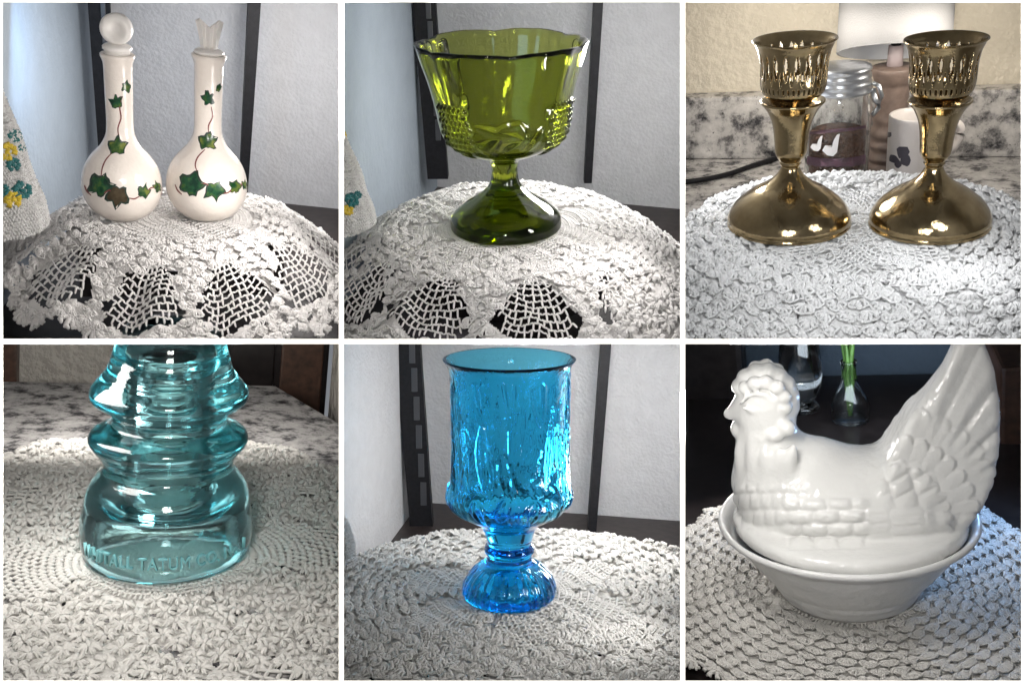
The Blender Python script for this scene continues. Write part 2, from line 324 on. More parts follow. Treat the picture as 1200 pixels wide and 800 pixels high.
class Doily:
    def __init__(s, bay, drape, region, rmax, seed=1, th0=0.):
        s.bay, s.drape, s.region, s.rmax = bay, drape, region, rmax; s.rng = np.random.default_rng(seed); s.th0 = th0
        s.p0, s.p1, s.r, s.a, s.h = [], [], [], [], []
    def add(s, x0, y0, x1, y1, r, arch, h=0., h1=None):
        n = len(x0); s.p0.append(np.stack([x0, y0], 1)); s.p1.append(np.stack([x1, y1], 1))
        s.r.append(np.broadcast_to(r, n)); s.a.append(np.broadcast_to(arch, n)); s.h.append(np.stack([np.broadcast_to(h, n), np.broadcast_to(h if h1 is None else h1, n)], 1))
    def at(s, P):
        e = .05; X, Y = P[:, 0], P[:, 1]
        Q = s.drape(X, Y); N = np.cross(s.drape(X + e, Y) - Q, s.drape(X, Y + e) - Q); N /= np.linalg.norm(N, axis=1, keepdims=True) + 1e-9
        return Q, N
    def fans(s, code, dr=.70, dt=1.12, np_=7, ln=.66, r=.085, r0=.5, jit=.03, arch=.13, spread=64, chain=True):
        k = 0; rr = r0
        while rr < s.rmax:
            n = max(6, int(2 * math.pi * rr / dt)); th = (np.arange(n) + .5 * (k % 2)) * 2 * math.pi / n + s.th0
            th = th + s.rng.normal(0, jit, n) / rr; rad = rr + s.rng.normal(0, jit, n)
            ok = s.region(rad, th) == code; th, rad = th[ok], rad[ok]; m = len(th); px = None; up = np.abs(s.rng.normal(0, .05, m))
            for q in range(np_):
                a = R_(-spread + 2 * spread * q / (np_ - 1)) + s.rng.normal(0, .05, m); l = ln * (1 + s.rng.normal(0, .06, m)) * (1 - .10 * abs(q / (np_ - 1) - .5))
                x, y = rad * np.cos(th), rad * np.sin(th); dx, dy = np.cos(th + a), np.sin(th + a)
                s.add(x + .03 * dx, y + .03 * dy, x + l * dx, y + l * dy, r * (1 + s.rng.normal(0, .1, m)), arch * (1 + s.rng.normal(0, .2, m)), .02 + up, .05 + up)
                ex, ey = x + l * .97 * dx, y + l * .97 * dy
                if chain and px is not None: s.add(px, py, ex, ey, r * .8, .05, .08 + up)
                px, py = ex, ey
            k += 1; rr += dr
    def flowers(s, code, d=1.25, np_=9, ln=.55, r=.10, jit=.14, arch=.12, up=.2, st=3, sp=.17):
        n = int(s.rmax / d) + 2; I, J = np.meshgrid(np.arange(-n, n + 1), np.arange(-n, n + 1)); X = (I + .5 * (J % 2)) * d; Y = J * d * .87
        X = (X + s.rng.normal(0, jit, X.shape)).ravel(); Y = (Y + s.rng.normal(0, jit, Y.shape)).ravel()
        rad, th = np.hypot(X, Y), np.arctan2(Y, X); ok = (s.region(rad, th) == code) & (rad < s.rmax); X, Y = X[ok], Y[ok]; m = len(X); a0 = s.rng.uniform(0, 6, m); hh = s.rng.uniform(.0, 1, m) * up
        for q in range(np_):
            a = a0 + q * 2 * math.pi / np_ + s.rng.normal(0, .10, m); l = ln * (1 + s.rng.normal(0, .10, m)); ar = arch * (1 + s.rng.normal(0, .25, m))
            for k in range(st):
                o = (k - (st - 1) / 2) * sp; a2 = a + o; dx, dy = np.cos(a2), np.sin(a2); l2 = l * (1 - .12 * abs(o) / .17)
                s.add(X + .10 * dx, Y + .10 * dy, X + l2 * dx, Y + l2 * dy, r * (1 + s.rng.normal(0, .1, m)), ar * (1 - .25 * abs(o) / .17), hh * .6 + .02, hh * .3)
    def posts(s, code, dr=.45, dt=.25, r=.085, r0=.3, ring=True, arch=.03):
        rr = r0
        while rr < s.rmax:
            n = max(8, int(2 * math.pi * rr / dt)); th = np.arange(n) * 2 * math.pi / n + s.th0; ok = s.region(np.full(n, rr), th) == code
            t = th[ok] + s.rng.normal(0, .02, ok.sum()) / rr; c, q = np.cos(t), np.sin(t)
            s.add(rr * c, rr * q, (rr + dr * .95) * c, (rr + dr * .95) * q, r, arch)
            if ring:
                t2 = t + 2 * math.pi / n; s.add(rr * c, rr * q, rr * np.cos(t2), rr * np.sin(t2), r * .95, .02, .05)
            rr += dr
    def net(s, code, dr=.42, dt=.5, r=.062, r0=.4, rmid=6., per=None):
        n = int(2 * math.pi * rmid / dt)
        if per: n = n // per * per
        k = 0; rr = r0
        while rr < s.rmax:
            th = (np.arange(n) + .5 * (k % 2)) * 2 * math.pi / n + s.th0; s0 = s.region(np.full(n, rr), th) == code
            for sg in (-.5, .5):
                t2 = th + sg * 2 * math.pi / n; s1 = s.region(np.full(n, rr + dr), t2) == code; ok = s0 | s1
                ra, rb = rr + s.rng.normal(0, .02, ok.sum()), rr + dr + s.rng.normal(0, .02, ok.sum())
                s.add(ra * np.cos(th[ok]), ra * np.sin(th[ok]), rb * np.cos(t2[ok]), rb * np.sin(t2[ok]), r * 1.25, .04, .04)
            k += 1; rr += dr
    def lace_fan(s, r1, th, R, half, rows=11, lift=.05):
        """openwork fan: arcs of chain joined by staggered posts, spreading outwards from radius r1"""
        x0, y0 = r1 * math.cos(th), r1 * math.sin(th); half = R_(half); dr = (R - .45) / rows
        pol = lambda a, q: (x0 + q * np.cos(th + a), y0 + q * np.sin(th + a))
        for k in range(rows):
            q0 = .45 + dr * k; q1 = q0 + dr; hh = half * (1 - .35 * max(0, k / rows - .62) / .38) * (.72 + .28 * min(1, k / 3)); n = max(5, int(2 * hh * q0 / .36) + 1)
            a = np.linspace(-hh, hh, n) + ((k % 2) - .5) * hh / n; a = a + s.rng.normal(0, .012, n); e = s.rng.normal(0, .02, n)
            x, y = pol(a, q0 + e); u, v = pol(a + s.rng.normal(0, .01, n), q1 + e); s.add(x, y, u, v, .062, .05, lift)
            m = (a[:-1] + a[1:]) / 2; xm, ym = pol(m, q0 + .07); s.add(x[:-1], y[:-1], xm, ym, .058, .03, lift + .02); s.add(xm, ym, x[1:], y[1:], .058, .03, lift + .02)
        a = np.linspace(-half * .8, half * .8, 7); x, y = pol(a, .02); u, v = pol(a, .6); s.add(x, y, u, v, .10, .14, .08)
        for sg in (-1, 1):
            a = np.full(6, sg * half * 1.12); q = np.linspace(.5, R * .95, 6); x, y = pol(a * (.8 + .2 * np.minimum(1, q / 1.2)), q); u, v = pol(a + sg * .5 / (q + .6), q + .25); s.add(x, y, u, v, .075, .06, lift)
    def edge(s, N, rad, size=.8, np_=7, r=.13):
        th = np.arange(N) * 2 * math.pi / N + s.th0; R = rad(th)
        for q in range(np_):
            a = R_(-95 + 190 * q / (np_ - 1)) + s.rng.normal(0, .08, N); x, y = R * np.cos(th), R * np.sin(th); dx, dy = np.cos(th + a), np.sin(th + a); l = size * (1 + s.rng.normal(0, .08, N))
            s.add(x + .1 * dx, y + .1 * dy, x + l * dx, y + l * dy, r, .08, 0)
            a2 = a + R_(190 / (np_ - 1) / 2); s.add(x + l * .8 * np.cos(th + a), y + l * .8 * np.sin(th + a), x + l * .95 * np.cos(th + a2), y + l * .95 * np.sin(th + a2), r * .8, .04, 0.03)
    def backing(s, codes, step=.11, h=-.2, hole=None, amp=.04):
        n = int(2 * s.rmax / step); g = np.linspace(-s.rmax, s.rmax, n + 1); X, Y = np.meshgrid(g, g, indexing='ij'); c = (g[:-1] + g[1:]) / 2; CX, CY = np.meshgrid(c, c, indexing='ij')
        code = s.region(np.hypot(CX, CY), np.arctan2(CY, CX)); keep = np.isin(code, codes) & (np.hypot(CX, CY) < s.rmax)
        if hole is not None: keep &= ~hole(CX, CY)
        Q, N = s.at(np.stack([X.ravel(), Y.ravel()], 1)); wv = amp * (np.sin(X * 9 + 2 * np.sin(Y * 3)) * np.sin(Y * 11 + 2 * np.sin(X * 2.3))).ravel()
        V = Q + N * (h + wv)[:, None]; i, j = np.nonzero(keep); m = n + 1
        F = np.stack([i * m + j, (i + 1) * m + j, (i + 1) * m + j + 1, i * m + j + 1], -1)
        ok = s.bay.inside((V[F[:, 0]] + V[F[:, 2]]) / 2, .4); F = F[ok]; V = s.bay.clamp(V)
        u, inv = np.unique(F, return_inverse=True); return V[u], inv.reshape(-1, 4)
    def build(s, extra=None):
        P0, P1, r, a, h = (np.concatenate(q) for q in (s.p0, s.p1, s.r, s.a, s.h))
        Q0, N0 = s.at(P0); Q1, N1 = s.at(P1); N = N0 + N1; N /= np.linalg.norm(N, axis=1, keepdims=True) + 1e-9
        A, B = Q0 + N0 * h[:, :1], Q1 + N1 * h[:, 1:]; ok = s.bay.inside((A + B) / 2, .35)
        V, F = strands(A[ok], B[ok], r[ok], N[ok], a[ok]); V = s.bay.clamp(V)
        if extra is not None: F = np.concatenate([F, extra[1] + len(V)]); V = np.concatenate([V, extra[0]])
        return V, F
def spots(seed, cell, rad, prob=.6):
    """round gaps scattered in the lace"""
    g = np.random.default_rng(seed); J = g.uniform(-.3, .3, (64, 64, 2)); ON = g.uniform(0, 1, (64, 64)) < prob
    def f(X, Y):
        i, j = np.floor(X / cell).astype(int), np.floor(Y / cell).astype(int); q = J[i % 64, j % 64]
        return ON[i % 64, j % 64] & (np.hypot(X / cell - i - .5 - q[..., 0], (Y / cell - j - .5 - q[..., 1])) * cell < rad)
    return f
def sstep(a, b, x): t = np.clip((x - a) / (b - a), 0, 1); return t * t * (3 - 2 * t)
def box_drape(C, ax, ay, slope, pw=4., rip=.35, nrip=11, rough=.06, seed=0., flat=None):
    """cloth laid over a block with half sizes ax, ay: flat on top, falling at the sides"""
    def f(X, Y):
        r = np.hypot(X, Y) + 1e-9; c, q = X / r, Y / r
        R0 = 1 / ((np.abs(c) / ax) ** pw + (np.abs(q) / ay) ** pw) ** (1 / pw)
        o = np.maximum(r - R0, 0); o2 = o * o / (o + .9)              # soft shoulder
        sl = R_(slope); th = np.arctan2(Y, X); w_ = np.sin(nrip * th + seed) + .5 * np.sin(2.3 * nrip * th + 2 * seed)
        hor = np.minimum(r, R0) + (o - o2) + o2 * math.cos(sl); z = -o2 * math.sin(sl) + rip * w_ * sstep(.3, 3.5, o)
        z = z + rough * (np.sin(X * 2.1 + seed) * np.sin(Y * 1.7) + .6 * np.sin(X * 4.3 + Y * 3.1 + seed))
        return np.stack([C[0] + hor * c, C[1] + hor * q, C[2] + z], 1)
    return f
def pineapples(N, r1, r2, w, off=0., pw=.5):
    """True inside teardrop net motifs between radii r1 and r2"""
    def f(r, th):
        d = 2 * math.pi / N; t = (th - off + d / 2) % d - d / 2; s = np.clip((r - r1) / (r2 - r1), 0, 1)
        hw = w * np.sqrt(np.clip(s * 2.2, 0, 1)) * np.clip((1 - s) * 2.2, 0, 1) ** pw
        return (np.abs(t) * r < hw) & (r > r1) & (r < r2)
    return f

# ------------------------------------------------------------------ shared builders for the bays
def A(*v): return np.array(v, float)
def wallseg(bay, name, pa, pb, mat, z0=-60, z1=30, th=1.0, ext=15, kind='structure', **tags):
    pa, pb = A(*pa[:2]), A(*pb[:2]); t = unit(pb - pa); n = A(-t[1], t[0]); n = n if n.dot(pa) > 0 else -n
    a, b = pa - t * (ext if np.isscalar(ext) else ext[0]), pb + t * (ext if np.isscalar(ext) else ext[1]); V = []
    for q in (a, b, b + n * th, a + n * th): V += [(q[0], q[1], z0), (q[0], q[1], z1)]
    F = [(0, 2, 3, 1), (2, 4, 5, 3), (4, 6, 7, 5), (6, 0, 1, 7), (1, 3, 5, 7), (0, 6, 4, 2)]
    me = clipmesh(mesh(name, V, F, mat, False), bay); fixn(me); return top(name, me, bay, kind=kind, **tags)
def slabz(bay, name, z, mat, y0=22, y1=130, th=1.5, poly=None, kind='structure', **tags):
    if poly is None: poly = [(-120, y0), (120, y0), (120, y1), (-120, y1)]
    n = len(poly); V = [(x, y, z) for x, y in poly] + [(x, y, z - th) for x, y in poly]
    F = [tuple(range(n)), tuple(range(2 * n - 1, n - 1, -1))] + [(i, i + n, (i + 1) % n + n, (i + 1) % n) for i in range(n)]
    me = clipmesh(mesh(name, V, F, mat, False), bay); fixn(me); return top(name, me, bay, kind=kind, **tags)
def bar(bay, t, b, wt, wb, yt, yb, depth, mat, name='shelf_post', slots=0, zb=None, **tags):
    V = []
    for (p, w_, y) in ((t, wt, yt), (b, wb, yb)):
        for dx in (-w_ / 2, w_ / 2):
            q = bay.ony(p[0] + dx, p[1], y); V += [q, q + A(0, depth, 0)]
    F = [(0, 2, 6, 4), (1, 5, 7, 3), (0, 4, 5, 1), (2, 3, 7, 6), (0, 1, 3, 2), (4, 6, 7, 5)]
    me = mesh(name, V, F, mat, False); fixn(me); clipmesh(me, bay); fixn(me); o = top(name, me, bay, **tags)
    for k in range(slots):
        s = (k + .5) / slots * .8; cx = t[0] + (b[0] - t[0]) * s + wt * .18; cy = t[1] + (b[1] - t[1]) * s; y = yt + (yb - yt) * s
        c = bay.ony(cx, cy, y); sc = bay.scale(cx, cy, y)
        if bay.inside(np.array([c]), -.3)[0]:
            v, f = box(c + A(0, -.02, 0), (wt * .22 * sc, .12, wt * .9 * sc)); part('slot_bracket', bevel(mesh('slot_bracket', v, f, slot_m, False), .03), o)
    return o
slot_m = simple('worn_black_metal', (.05, .052, .058), .35)
def prof_px(bay, cx, y0, z0, rows):
    return [(hw * bay.scale(cx, py, y0), bay.ony(cx, py, y0)[2] - z0) for py, hw in rows]
def on_lathe(bay, loc, prof, pts, off=.012):
    """points of a surface of revolution seen at these photograph pixels"""
    pr = np.array(sorted([(z, r) for r, z in prof])); out = []
    for px, py in pts:
        v = bay.ray(px, py); v = v / v[1]
        f = lambda y: np.hypot(v[0] * y - loc[0], y - loc[1]) - np.interp(v[2] * y - loc[2], pr[:, 0], pr[:, 1])
        tc = (v[0] * loc[0] + loc[1]) / (v[0] ** 2 + 1); ys = np.linspace(tc - 8, tc, 120); fs = [f(y) for y in ys]; lo = None
        for a in range(len(ys) - 1):
            if fs[a] > 0 >= fs[a + 1]: lo = (ys[a], ys[a + 1]); break
        if lo is None: y = ys[int(np.argmin(fs))]
        else:
            a, b = lo
            for _ in range(25):
                m = (a + b) / 2
                if f(m) > 0: a = m
                else: b = m
            y = a
        p = v * y - A(*loc); z = p[2]; r = np.interp(z, pr[:, 0], pr[:, 1]) + off; h = np.hypot(p[0], p[1]) + 1e-9
        out.append((p[0] / h * r, p[1] / h * r, z))
    return np.array(out)
def ribbon(bay, loc, prof, pts, w_, mat, name, parent, off=.014):
    q = spline(pts, 14); t = np.gradient(q, axis=0); t /= np.linalg.norm(t, axis=1)[:, None]; n = np.stack([-t[:, 1], t[:, 0]], 1)
    ww = w_ * np.sin(np.linspace(.25, 2.9, 14))[:, None] ** .5
    V = np.concatenate([on_lathe(bay, loc, prof, q - n * ww / 2, off), on_lathe(bay, loc, prof, q + n * ww / 2, off)])
    F = [(i, i + 1, i + 15, i + 14) for i in range(13)]; me = mesh(name, V, F, mat); part(name, me, parent)
IVY = [(0, 1.1), (12, .88), (29, .72), (44, .84), (58, 1.08), (76, .86), (98, .66), (122, .74), (138, .72), (158, .55), (180, .40)]
def leaf(bay, loc, prof, c, s, rot, parent, m_in=None, sk=1.0):
    half = [(math.sin(R_(a)) * r, -math.cos(R_(a)) * r) for a, r in IVY]; out = half + [(-x, y) for x, y in half[-2:0:-1]]
    g_ = np.random.default_rng(int(c[0] * 7 + c[1])); out = [(x * q, y * q) for (x, y), q in zip(out, 1 + g_.normal(0, .10, len(out)))]; cr, sr = math.cos(R_(rot)), math.sin(R_(rot)); O = np.array([(s * (x * cr * sk - y * sr), s * (x * sr * sk + y * cr)) for x, y in out]); n = len(O)
    for name, k, m, off in (('ivy_leaf', 1.0, leafedge_m, .012), ('leaf_fill', .80, m_in or leaf_m, .022)):
        P = [A(*c)]
        for ring in (.33, .66, 1.): P += [A(*c) + o * k * ring for o in O]
        V = on_lathe(bay, loc, prof, P, off); F = [(0, 1 + (i + 1) % n, 1 + i) for i in range(n)]
        for g in range(2): F += [(1 + g * n + i, 1 + g * n + (i + 1) % n, 1 + (g + 1) * n + (i + 1) % n, 1 + (g + 1) * n + i) for i in range(n)]
        me = mesh(name, V, F, m); bm = bmesh.new(); bm.from_mesh(me); bm.normal_update()
        if sum(f.normal.y for f in bm.faces) > 0: bmesh.ops.reverse_faces(bm, faces=bm.faces)
        bm.to_mesh(me); bm.free(); o = part(name, me, parent)
        parent = o if name == 'ivy_leaf' else parent
def tilt(deg_y, deg_z=0): return Matrix.Rotation(R_(deg_z), 4, 'Z') @ Matrix.Rotation(R_(deg_y), 4, 'Y')
def yarn_sheet(bay, fn, n, m, d, seed, mat_r=.1):
    """rows of stubby stitches over a parametric surface fn(u, v)"""
    g = np.random.default_rng(seed); U, W = np.meshgrid((np.arange(n) + .5) / n, (np.arange(m) + .5) / m, indexing='ij'); U = U + (np.arange(m) % 2)[None] * .5 / n; U, W = U.ravel(), W.ravel()
    a = g.normal(0, .35, len(U)); P0 = fn(U, W); P1 = fn(U + np.cos(a) * d / n, W + np.sin(a) * d / m); e = 1e-3
    N = np.cross(fn(U + e, W) - P0, fn(U, W + e) - P0); N /= np.linalg.norm(N, axis=1, keepdims=True) + 1e-12; N *= np.where((N * P0).sum(1) > 0, -1, 1)[:, None]
    ok = bay.inside(P0, .1); V, F = strands(P0[ok], P1[ok], np.full(ok.sum(), mat_r), N[ok], np.full(ok.sum(), .06)); return bay.clamp(V), F
def afghan(bay, cx, rows, y0, z0, label, motifs):
    """a rolled crocheted blanket standing at the bay's side, with flower motifs"""
    pr = prof_px(bay, cx, y0, z0, rows); loc = bay.ony(cx, rows[-1][0], y0); loc[2] = z0
    zz = np.array([p[1] for p in pr]); rr = np.array([p[0] for p in pr]); o = np.argsort(zz); zz, rr = zz[o], rr[o]; H = zz[-1] - zz[0]
    def fn(u, v):
        z = zz[0] + v * H; r = np.interp(z, zz, rr) * (1 + .015 * np.sin(u * 60) + .02 * np.sin(v * 17)); th = -math.pi + u * math.pi * 1.1
        return np.stack([loc[0] + r * np.cos(th), loc[1] + r * np.sin(th), loc[2] + z], -1)
    V, F = yarn_sheet(bay, fn, 60, int(H / .17), .9, 3, .11)
    U, W = np.meshgrid(np.linspace(0, 1, 60), np.linspace(0, 1, 40), indexing='ij'); Q = bay.clamp(fn(U.ravel(), W.ravel()) + A(.0, .06, 0))
    i, j = np.meshgrid(np.arange(59), np.arange(39), indexing='ij'); i, j = i.ravel(), j.ravel(); G = np.stack([i * 40 + j, (i + 1) * 40 + j, (i + 1) * 40 + j + 1, i * 40 + j + 1], -1) + len(V)
    t = top('afghan', mesh('afghan', np.concatenate([V, Q]) - loc, np.concatenate([F, G]), wht_y), bay, loc, label=label, cat='blanket')
    for (px, py, s, m) in motifs:
        P = []
        for k in range(9): P.append((px + s * .62 * math.cos(k * .7 + px) * (k > 0), py + s * .62 * math.sin(k * .7 + px) * (k > 0)))
        C = on_lathe(bay, loc, pr, P, .08); C = C[bay.inside(C + loc, -.12)]
        if not len(C): continue
        r = s * .42 * bay.scale(px, py, y0); v, f = [], []
        for c in C:
            for k in range(4):
                a = rng.uniform(0, 6.3); d = A(math.cos(a), 0, math.sin(a)); q = tube([c - d * r * .9 + A(0, -.05, 0), c + A(0, -.14, 0), c + d * r * .9 + A(0, -.05, 0)], [r * .35, r * .5, r * .3], 6); (v, f) = join((v, f), q)
        v = bay.clamp(np.array(v) + loc) - loc
        part('yarn_petals', mesh('yarn_petals', v, f, m), t)
    return t
# ------------------------------------------------------------------ bay 1: two ivy painted bottles
b = B1; zt = b.ony(144, 257, 44)[2]; ztab = b.ony(397, 245, 60)[2]
wb = b.ony(400, 200, 60)[:2]
corner = b.ony(122, 200, 64)[:2]
wallseg(b, 'wall', corner, wb, wall_w, ext=(0, 30)); wl = b.ony(-5, 200, 46)[:2]
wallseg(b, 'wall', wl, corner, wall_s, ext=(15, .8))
pf = [b.onz(-40, 392, ztab), b.onz(60, 396, ztab), b.onz(200, 430, ztab), b.onz(440, 430, ztab)]
slabz(b, 'shelf_board', ztab, darkwood, poly=[(p[0], p[1]) for p in pf] + [(90, 120), (-90, 120)], th=1.2)
bar(b, (115, -5), (129, 222), 26, 21, 60, 60, 1.2, blackmetal, slots=5, label='wide slotted black post in the corner behind the ivy painted bottles', cat='shelf post')
bar(b, (299, -5), (285, 232), 15, 10, 58.5, 58.5, 1., blackmetal, label='thin plain black post right of the bottle with the forked stopper', cat='shelf post')
afghan(b, -14, [(20, 8), (60, 18), (100, 30), (150, 44), (200, 57), (235, 66), (262, 70)], 40, b.ony(-14, 262, 40)[2], 'white crocheted blanket with yellow and teal flowers beside the ivy painted bottles',
       [(15, 159, 9, teal_y), (14, 192, 9, teal_y), (7, 177, 12, yel_y), (24, 172, 6, teal_y), (24, 222, 12, teal_y), (14, 233, 11, yel_y), (3, 222, 8, teal_y), (19, 95, 3, yel_y)])
# cloth: upper doily over a block
C1 = b.onz(214, 256, zt); C1[2] = zt
blk = [C1 + A(sx * 5.3, sy * 4.4, 0) for sx, sy in ((-1, -1), (1, -1), (1, 1), (-1, 1))]
slabz(b, 'riser_block', zt - .35, blackwood, poly=[(p[0], p[1]) for p in blk], th=2.6, kind=None, label='black block hidden under the doily of the ivy painted bottles', cat='riser')
N1 = 11; O1 = -math.pi / 2 - .26
def fanmask(N, r1, R, half, off):
    def f(r, th):
        d = 2 * math.pi / N; t = (th - off + d / 2) % d - d / 2; x, y = r * np.cos(t) - r1, r * np.sin(t); q, a = np.hypot(x, y), np.abs(np.arctan2(y, x))
        return (a < R_(half)) & (q > .35) & (q < R * (1 - .10 * (a / R_(half)) ** 2))
    return f
gap1 = fanmask(N1, 5.6, 4.6, 36, O1)
E1 = lambda t: 10.7 + .8 * np.exp(-((np.abs((t + 1.15 + math.pi) % (2 * math.pi) - math.pi)) / .7) ** 2) + .4 * np.cos(t * N1 + 1.3)
H1 = spots(5, 1.25, .26)
def reg1(r, th):
    c = np.where(r < 3.9, 3, 1); c = np.where(gap1(r, th), 0, c)
    return np.where((r > E1(th)) | ((r > 6.5) & (c == 1) & H1(r * np.cos(th), r * np.sin(th))), 0, c)
d = Doily(b, box_drape(C1, 5.6, 4.8, 40, pw=3, rip=.33, nrip=N1, seed=1.), reg1, 13.4, 11)
d.posts(3, .36, .2, .065, .35); d.fans(1, .52, .86, 7, .52, .066, r0=3.9, jit=.03); [d.lace_fan(5.6, O1 + k * 2 * math.pi / N1, 4.55, 33) for k in range(N1)]
d.edge(46, lambda t: E1(t) - .1, .8)
V, F = d.build(d.backing((1, 3)))
top('doily', mesh('doily', V - C1, F, cot_w), b, C1, label='white crocheted doily with scalloped pineapple edge under the two ivy painted bottles', cat='doily')
# bottles
BROWS = [(66, 20.8), (69, 20.4), (75, 17.8), (85, 17), (110, 16.6), (140, 15.9), (152, 16.2), (160, 17.4), (172, 23.4), (178, 29), (185, 35.5), (193, 41), (200, 44.4), (208, 46.6), (216, 47.6), (224, 47.2), (232, 45), (240, 40.8), (247, 34.5), (253, 26), (256.3, 19)]
def bottle(px, py, ang, label, top_px):
    loc = b.onz(px, py, zt); loc[2] += .08; y0 = loc[1] / K
    pr = [(r, z) for r, z in prof_px(b, px, y0, zt, BROWS)]; pr = [(r, max(z, .04)) for r, z in pr]; pr = spline(pr, 70).tolist()
    zr = pr[0][1]; r0 = pr[0][0]; full = [(r0 * .72, zr - .5), (r0 * .74, zr + .02), (r0 * .93, zr + .05)] + pr + [(pr[-1][0] - .12, 0.0)]
    v, f = lathe(full, 72); me = mesh('ivy_bottle', v, f, bottle_m); fixn(me)
    t = top('ivy_bottle', me, b, loc, tilt(ang), label=label, cat='bottle', group='ivy painted bottles'); return t, loc, pr, zr, r0
SH = lambda ang, loc, q: q
t1, l1, p1, zr, r0 = bottle(144.5, 257, .8, 'ivy painted white bottle with round disc stopper, wide slotted post behind it', None)
def tiltpx(px, base, ang):   # painted marks are laid out on the untilted bottle
    a = R_(-ang); x, y = px[0] - base[0], px[1] - base[1]; return (base[0] + x * math.cos(a) - y * math.sin(a) * 1., base[1] + x * math.sin(a) + y * math.cos(a))
def deco(t, loc, pr, base, ang, leaves, vines):
    for pts in vines: ribbon(b, loc, pr, [tiltpx(p, base, ang) for p in pts], 1.7, vine_m, 'ivy_stem', t)
    for (c, s, rot, m, sk) in leaves: leaf(b, loc, pr, tiltpx(c, base, ang), s, rot, t, m, sk)
deco(t1, l1, p1, (144.5, 257), .8, [((147, 103), 9, 10, leaf2_m, .8), ((136, 121), 11, -10, leaf_m, .8), ((137.5, 173.5), 14, 5, leaf2_m, 1), ((115.5, 219.5), 18.5, 25, leaf_m, .9), ((138.5, 227), 16.5, -170, leaf3_m, 1),
     ((167.5, 226), 10.5, 15, leaf2_m, .8), ((184.5, 220.5), 8.5, -20, leaf2_m, .6)],
     [[(142, 113), (140, 126), (141.5, 138), (138, 150), (139, 161)], [(131, 179), (124, 187), (120, 196), (118.5, 206)], [(99, 217), (102, 224), (107, 229)], [(122, 226), (128, 223), (133, 226)], [(151, 232), (157, 233), (163, 230)], [(172, 224), (177, 220), (183, 220)], [(189, 219), (191, 224), (188, 229)]])
t2, l2, p2, zr, r0 = bottle(242, 255.5, 1.5, 'ivy painted white bottle with forked stopper, nearer the thin black post', None)
deco(t2, l2, p2, (242, 255.5), 1.5, [((255.5, 104), 7, 15, leaf2_m, .5), ((244, 117), 11, -12, leaf_m, .8), ((243.5, 167.5), 13.5, 0, leaf2_m, 1), ((222.5, 218), 19, 25, leaf_m, .95), ((251, 221), 14, 170, leaf_m, 1), ((275, 220.5), 10.5, 10, leaf2_m, .8), ((286.5, 218), 8, 0, leaf2_m, .5)],
     [[(247, 125), (248.5, 137), (244, 147), (244, 155)], [(240, 175), (231.5, 184), (228.5, 193), (230.5, 201)], [(205, 216), (208, 223), (213, 228)], [(233, 217), (240, 215), (246, 219)], [(260, 226), (266, 226), (271, 222)], [(280, 219), (283, 216), (286, 217)]])
# stoppers
for kind, base, ang, loc, lab in (('disc', (144.5, 257), .8, l1, 'white round disc stopper with a dimple, on the bottle before the wide slotted post'), ('fork', (242, 255.5), 1.5, l2, 'white fork shaped fluted stopper on the bottle beside the thin black post')):
    s = b.scale(base[0], 50, loc[1] / K); M = b.matrix(loc, tilt(ang))
    v, f = lathe(spline([(r0 * .68, -.5), (r0 * .70, -.05), (r0 * .8, .03), (17.3 * s, .06), (17.8 * s, .15), (14.5 * s, .27), (7 * s, .34), (5 * s, .42)], 26), 48)
    me = mesh('bottle_stopper', v, f, stopper_m); fixn(me)
    t = bpy.data.objects.new('bottle_stopper', me); COL.objects.link(t); t.matrix_world = M @ Matrix.Translation((0, 0, zr + .02)); set_tags(t, lab, 'stopper')
    if kind == 'disc':
        pr = spline([(.001, -.16), (.25, -.20), (.40, -.34), (.62, -.40), (.78, -.26), (.80, 0), (.76, .3), (.5, .36), (.001, .34)], 40); v, f = lathe([(r, z) for r, z in pr], 48, cap=(False, False))
        me = mesh('stopper_disc', v, f, stopper_m); me.transform(Matrix.Translation((0, 0, 1.06)) @ Matrix.Rotation(R_(-12), 4, 'Z') @ Matrix.Rotation(R_(-90), 4, 'X')); fixn(me)
    else:
        H = 1.52; V = []; nu, nv = 41, 14
        for side in (-1, 1):
            for j in range(nv):
                for i in range(nu):
                    u = i / (nu - 1) * 2 - 1; q = j / (nv - 1); hw = .44 + .30 * q ** 1.3; hgt = H * (.72 + .28 * min(1, abs(u) * 1.5) ** .8) - .08 * max(0, abs(u) - .75) * 4
                    th = .26 * (1 - .35 * q) * (1 - abs(u) ** 4 * .85) + .10 * math.cos(u * 3.1 * 3) * (1 - abs(u) ** 4)
                    V.append((u * hw, side * th, .30 + q * (hgt - .0)))
        F = []
        for k in (0, nu * nv):
            F += [(k + j * nu + i, k + j * nu + i + 1, k + (j + 1) * nu + i + 1, k + (j + 1) * nu + i) for j in range(nv - 1) for i in range(nu - 1)]
        o = nu * nv
        F += [(j * nu, (j + 1) * nu, o + (j + 1) * nu, o + j * nu) for j in range(nv - 1)] + [(j * nu + nu - 1, (j + 1) * nu + nu - 1, o + (j + 1) * nu + nu - 1, o + j * nu + nu - 1) for j in range(nv - 1)]
        F += [((nv - 1) * nu + i, (nv - 1) * nu + i + 1, o + (nv - 1) * nu + i + 1, o + (nv - 1) * nu + i) for i in range(nu - 1)]
        me = mesh('stopper_fork', V, F, stopper_m); fixn(me)
    part(me.name, me, t)
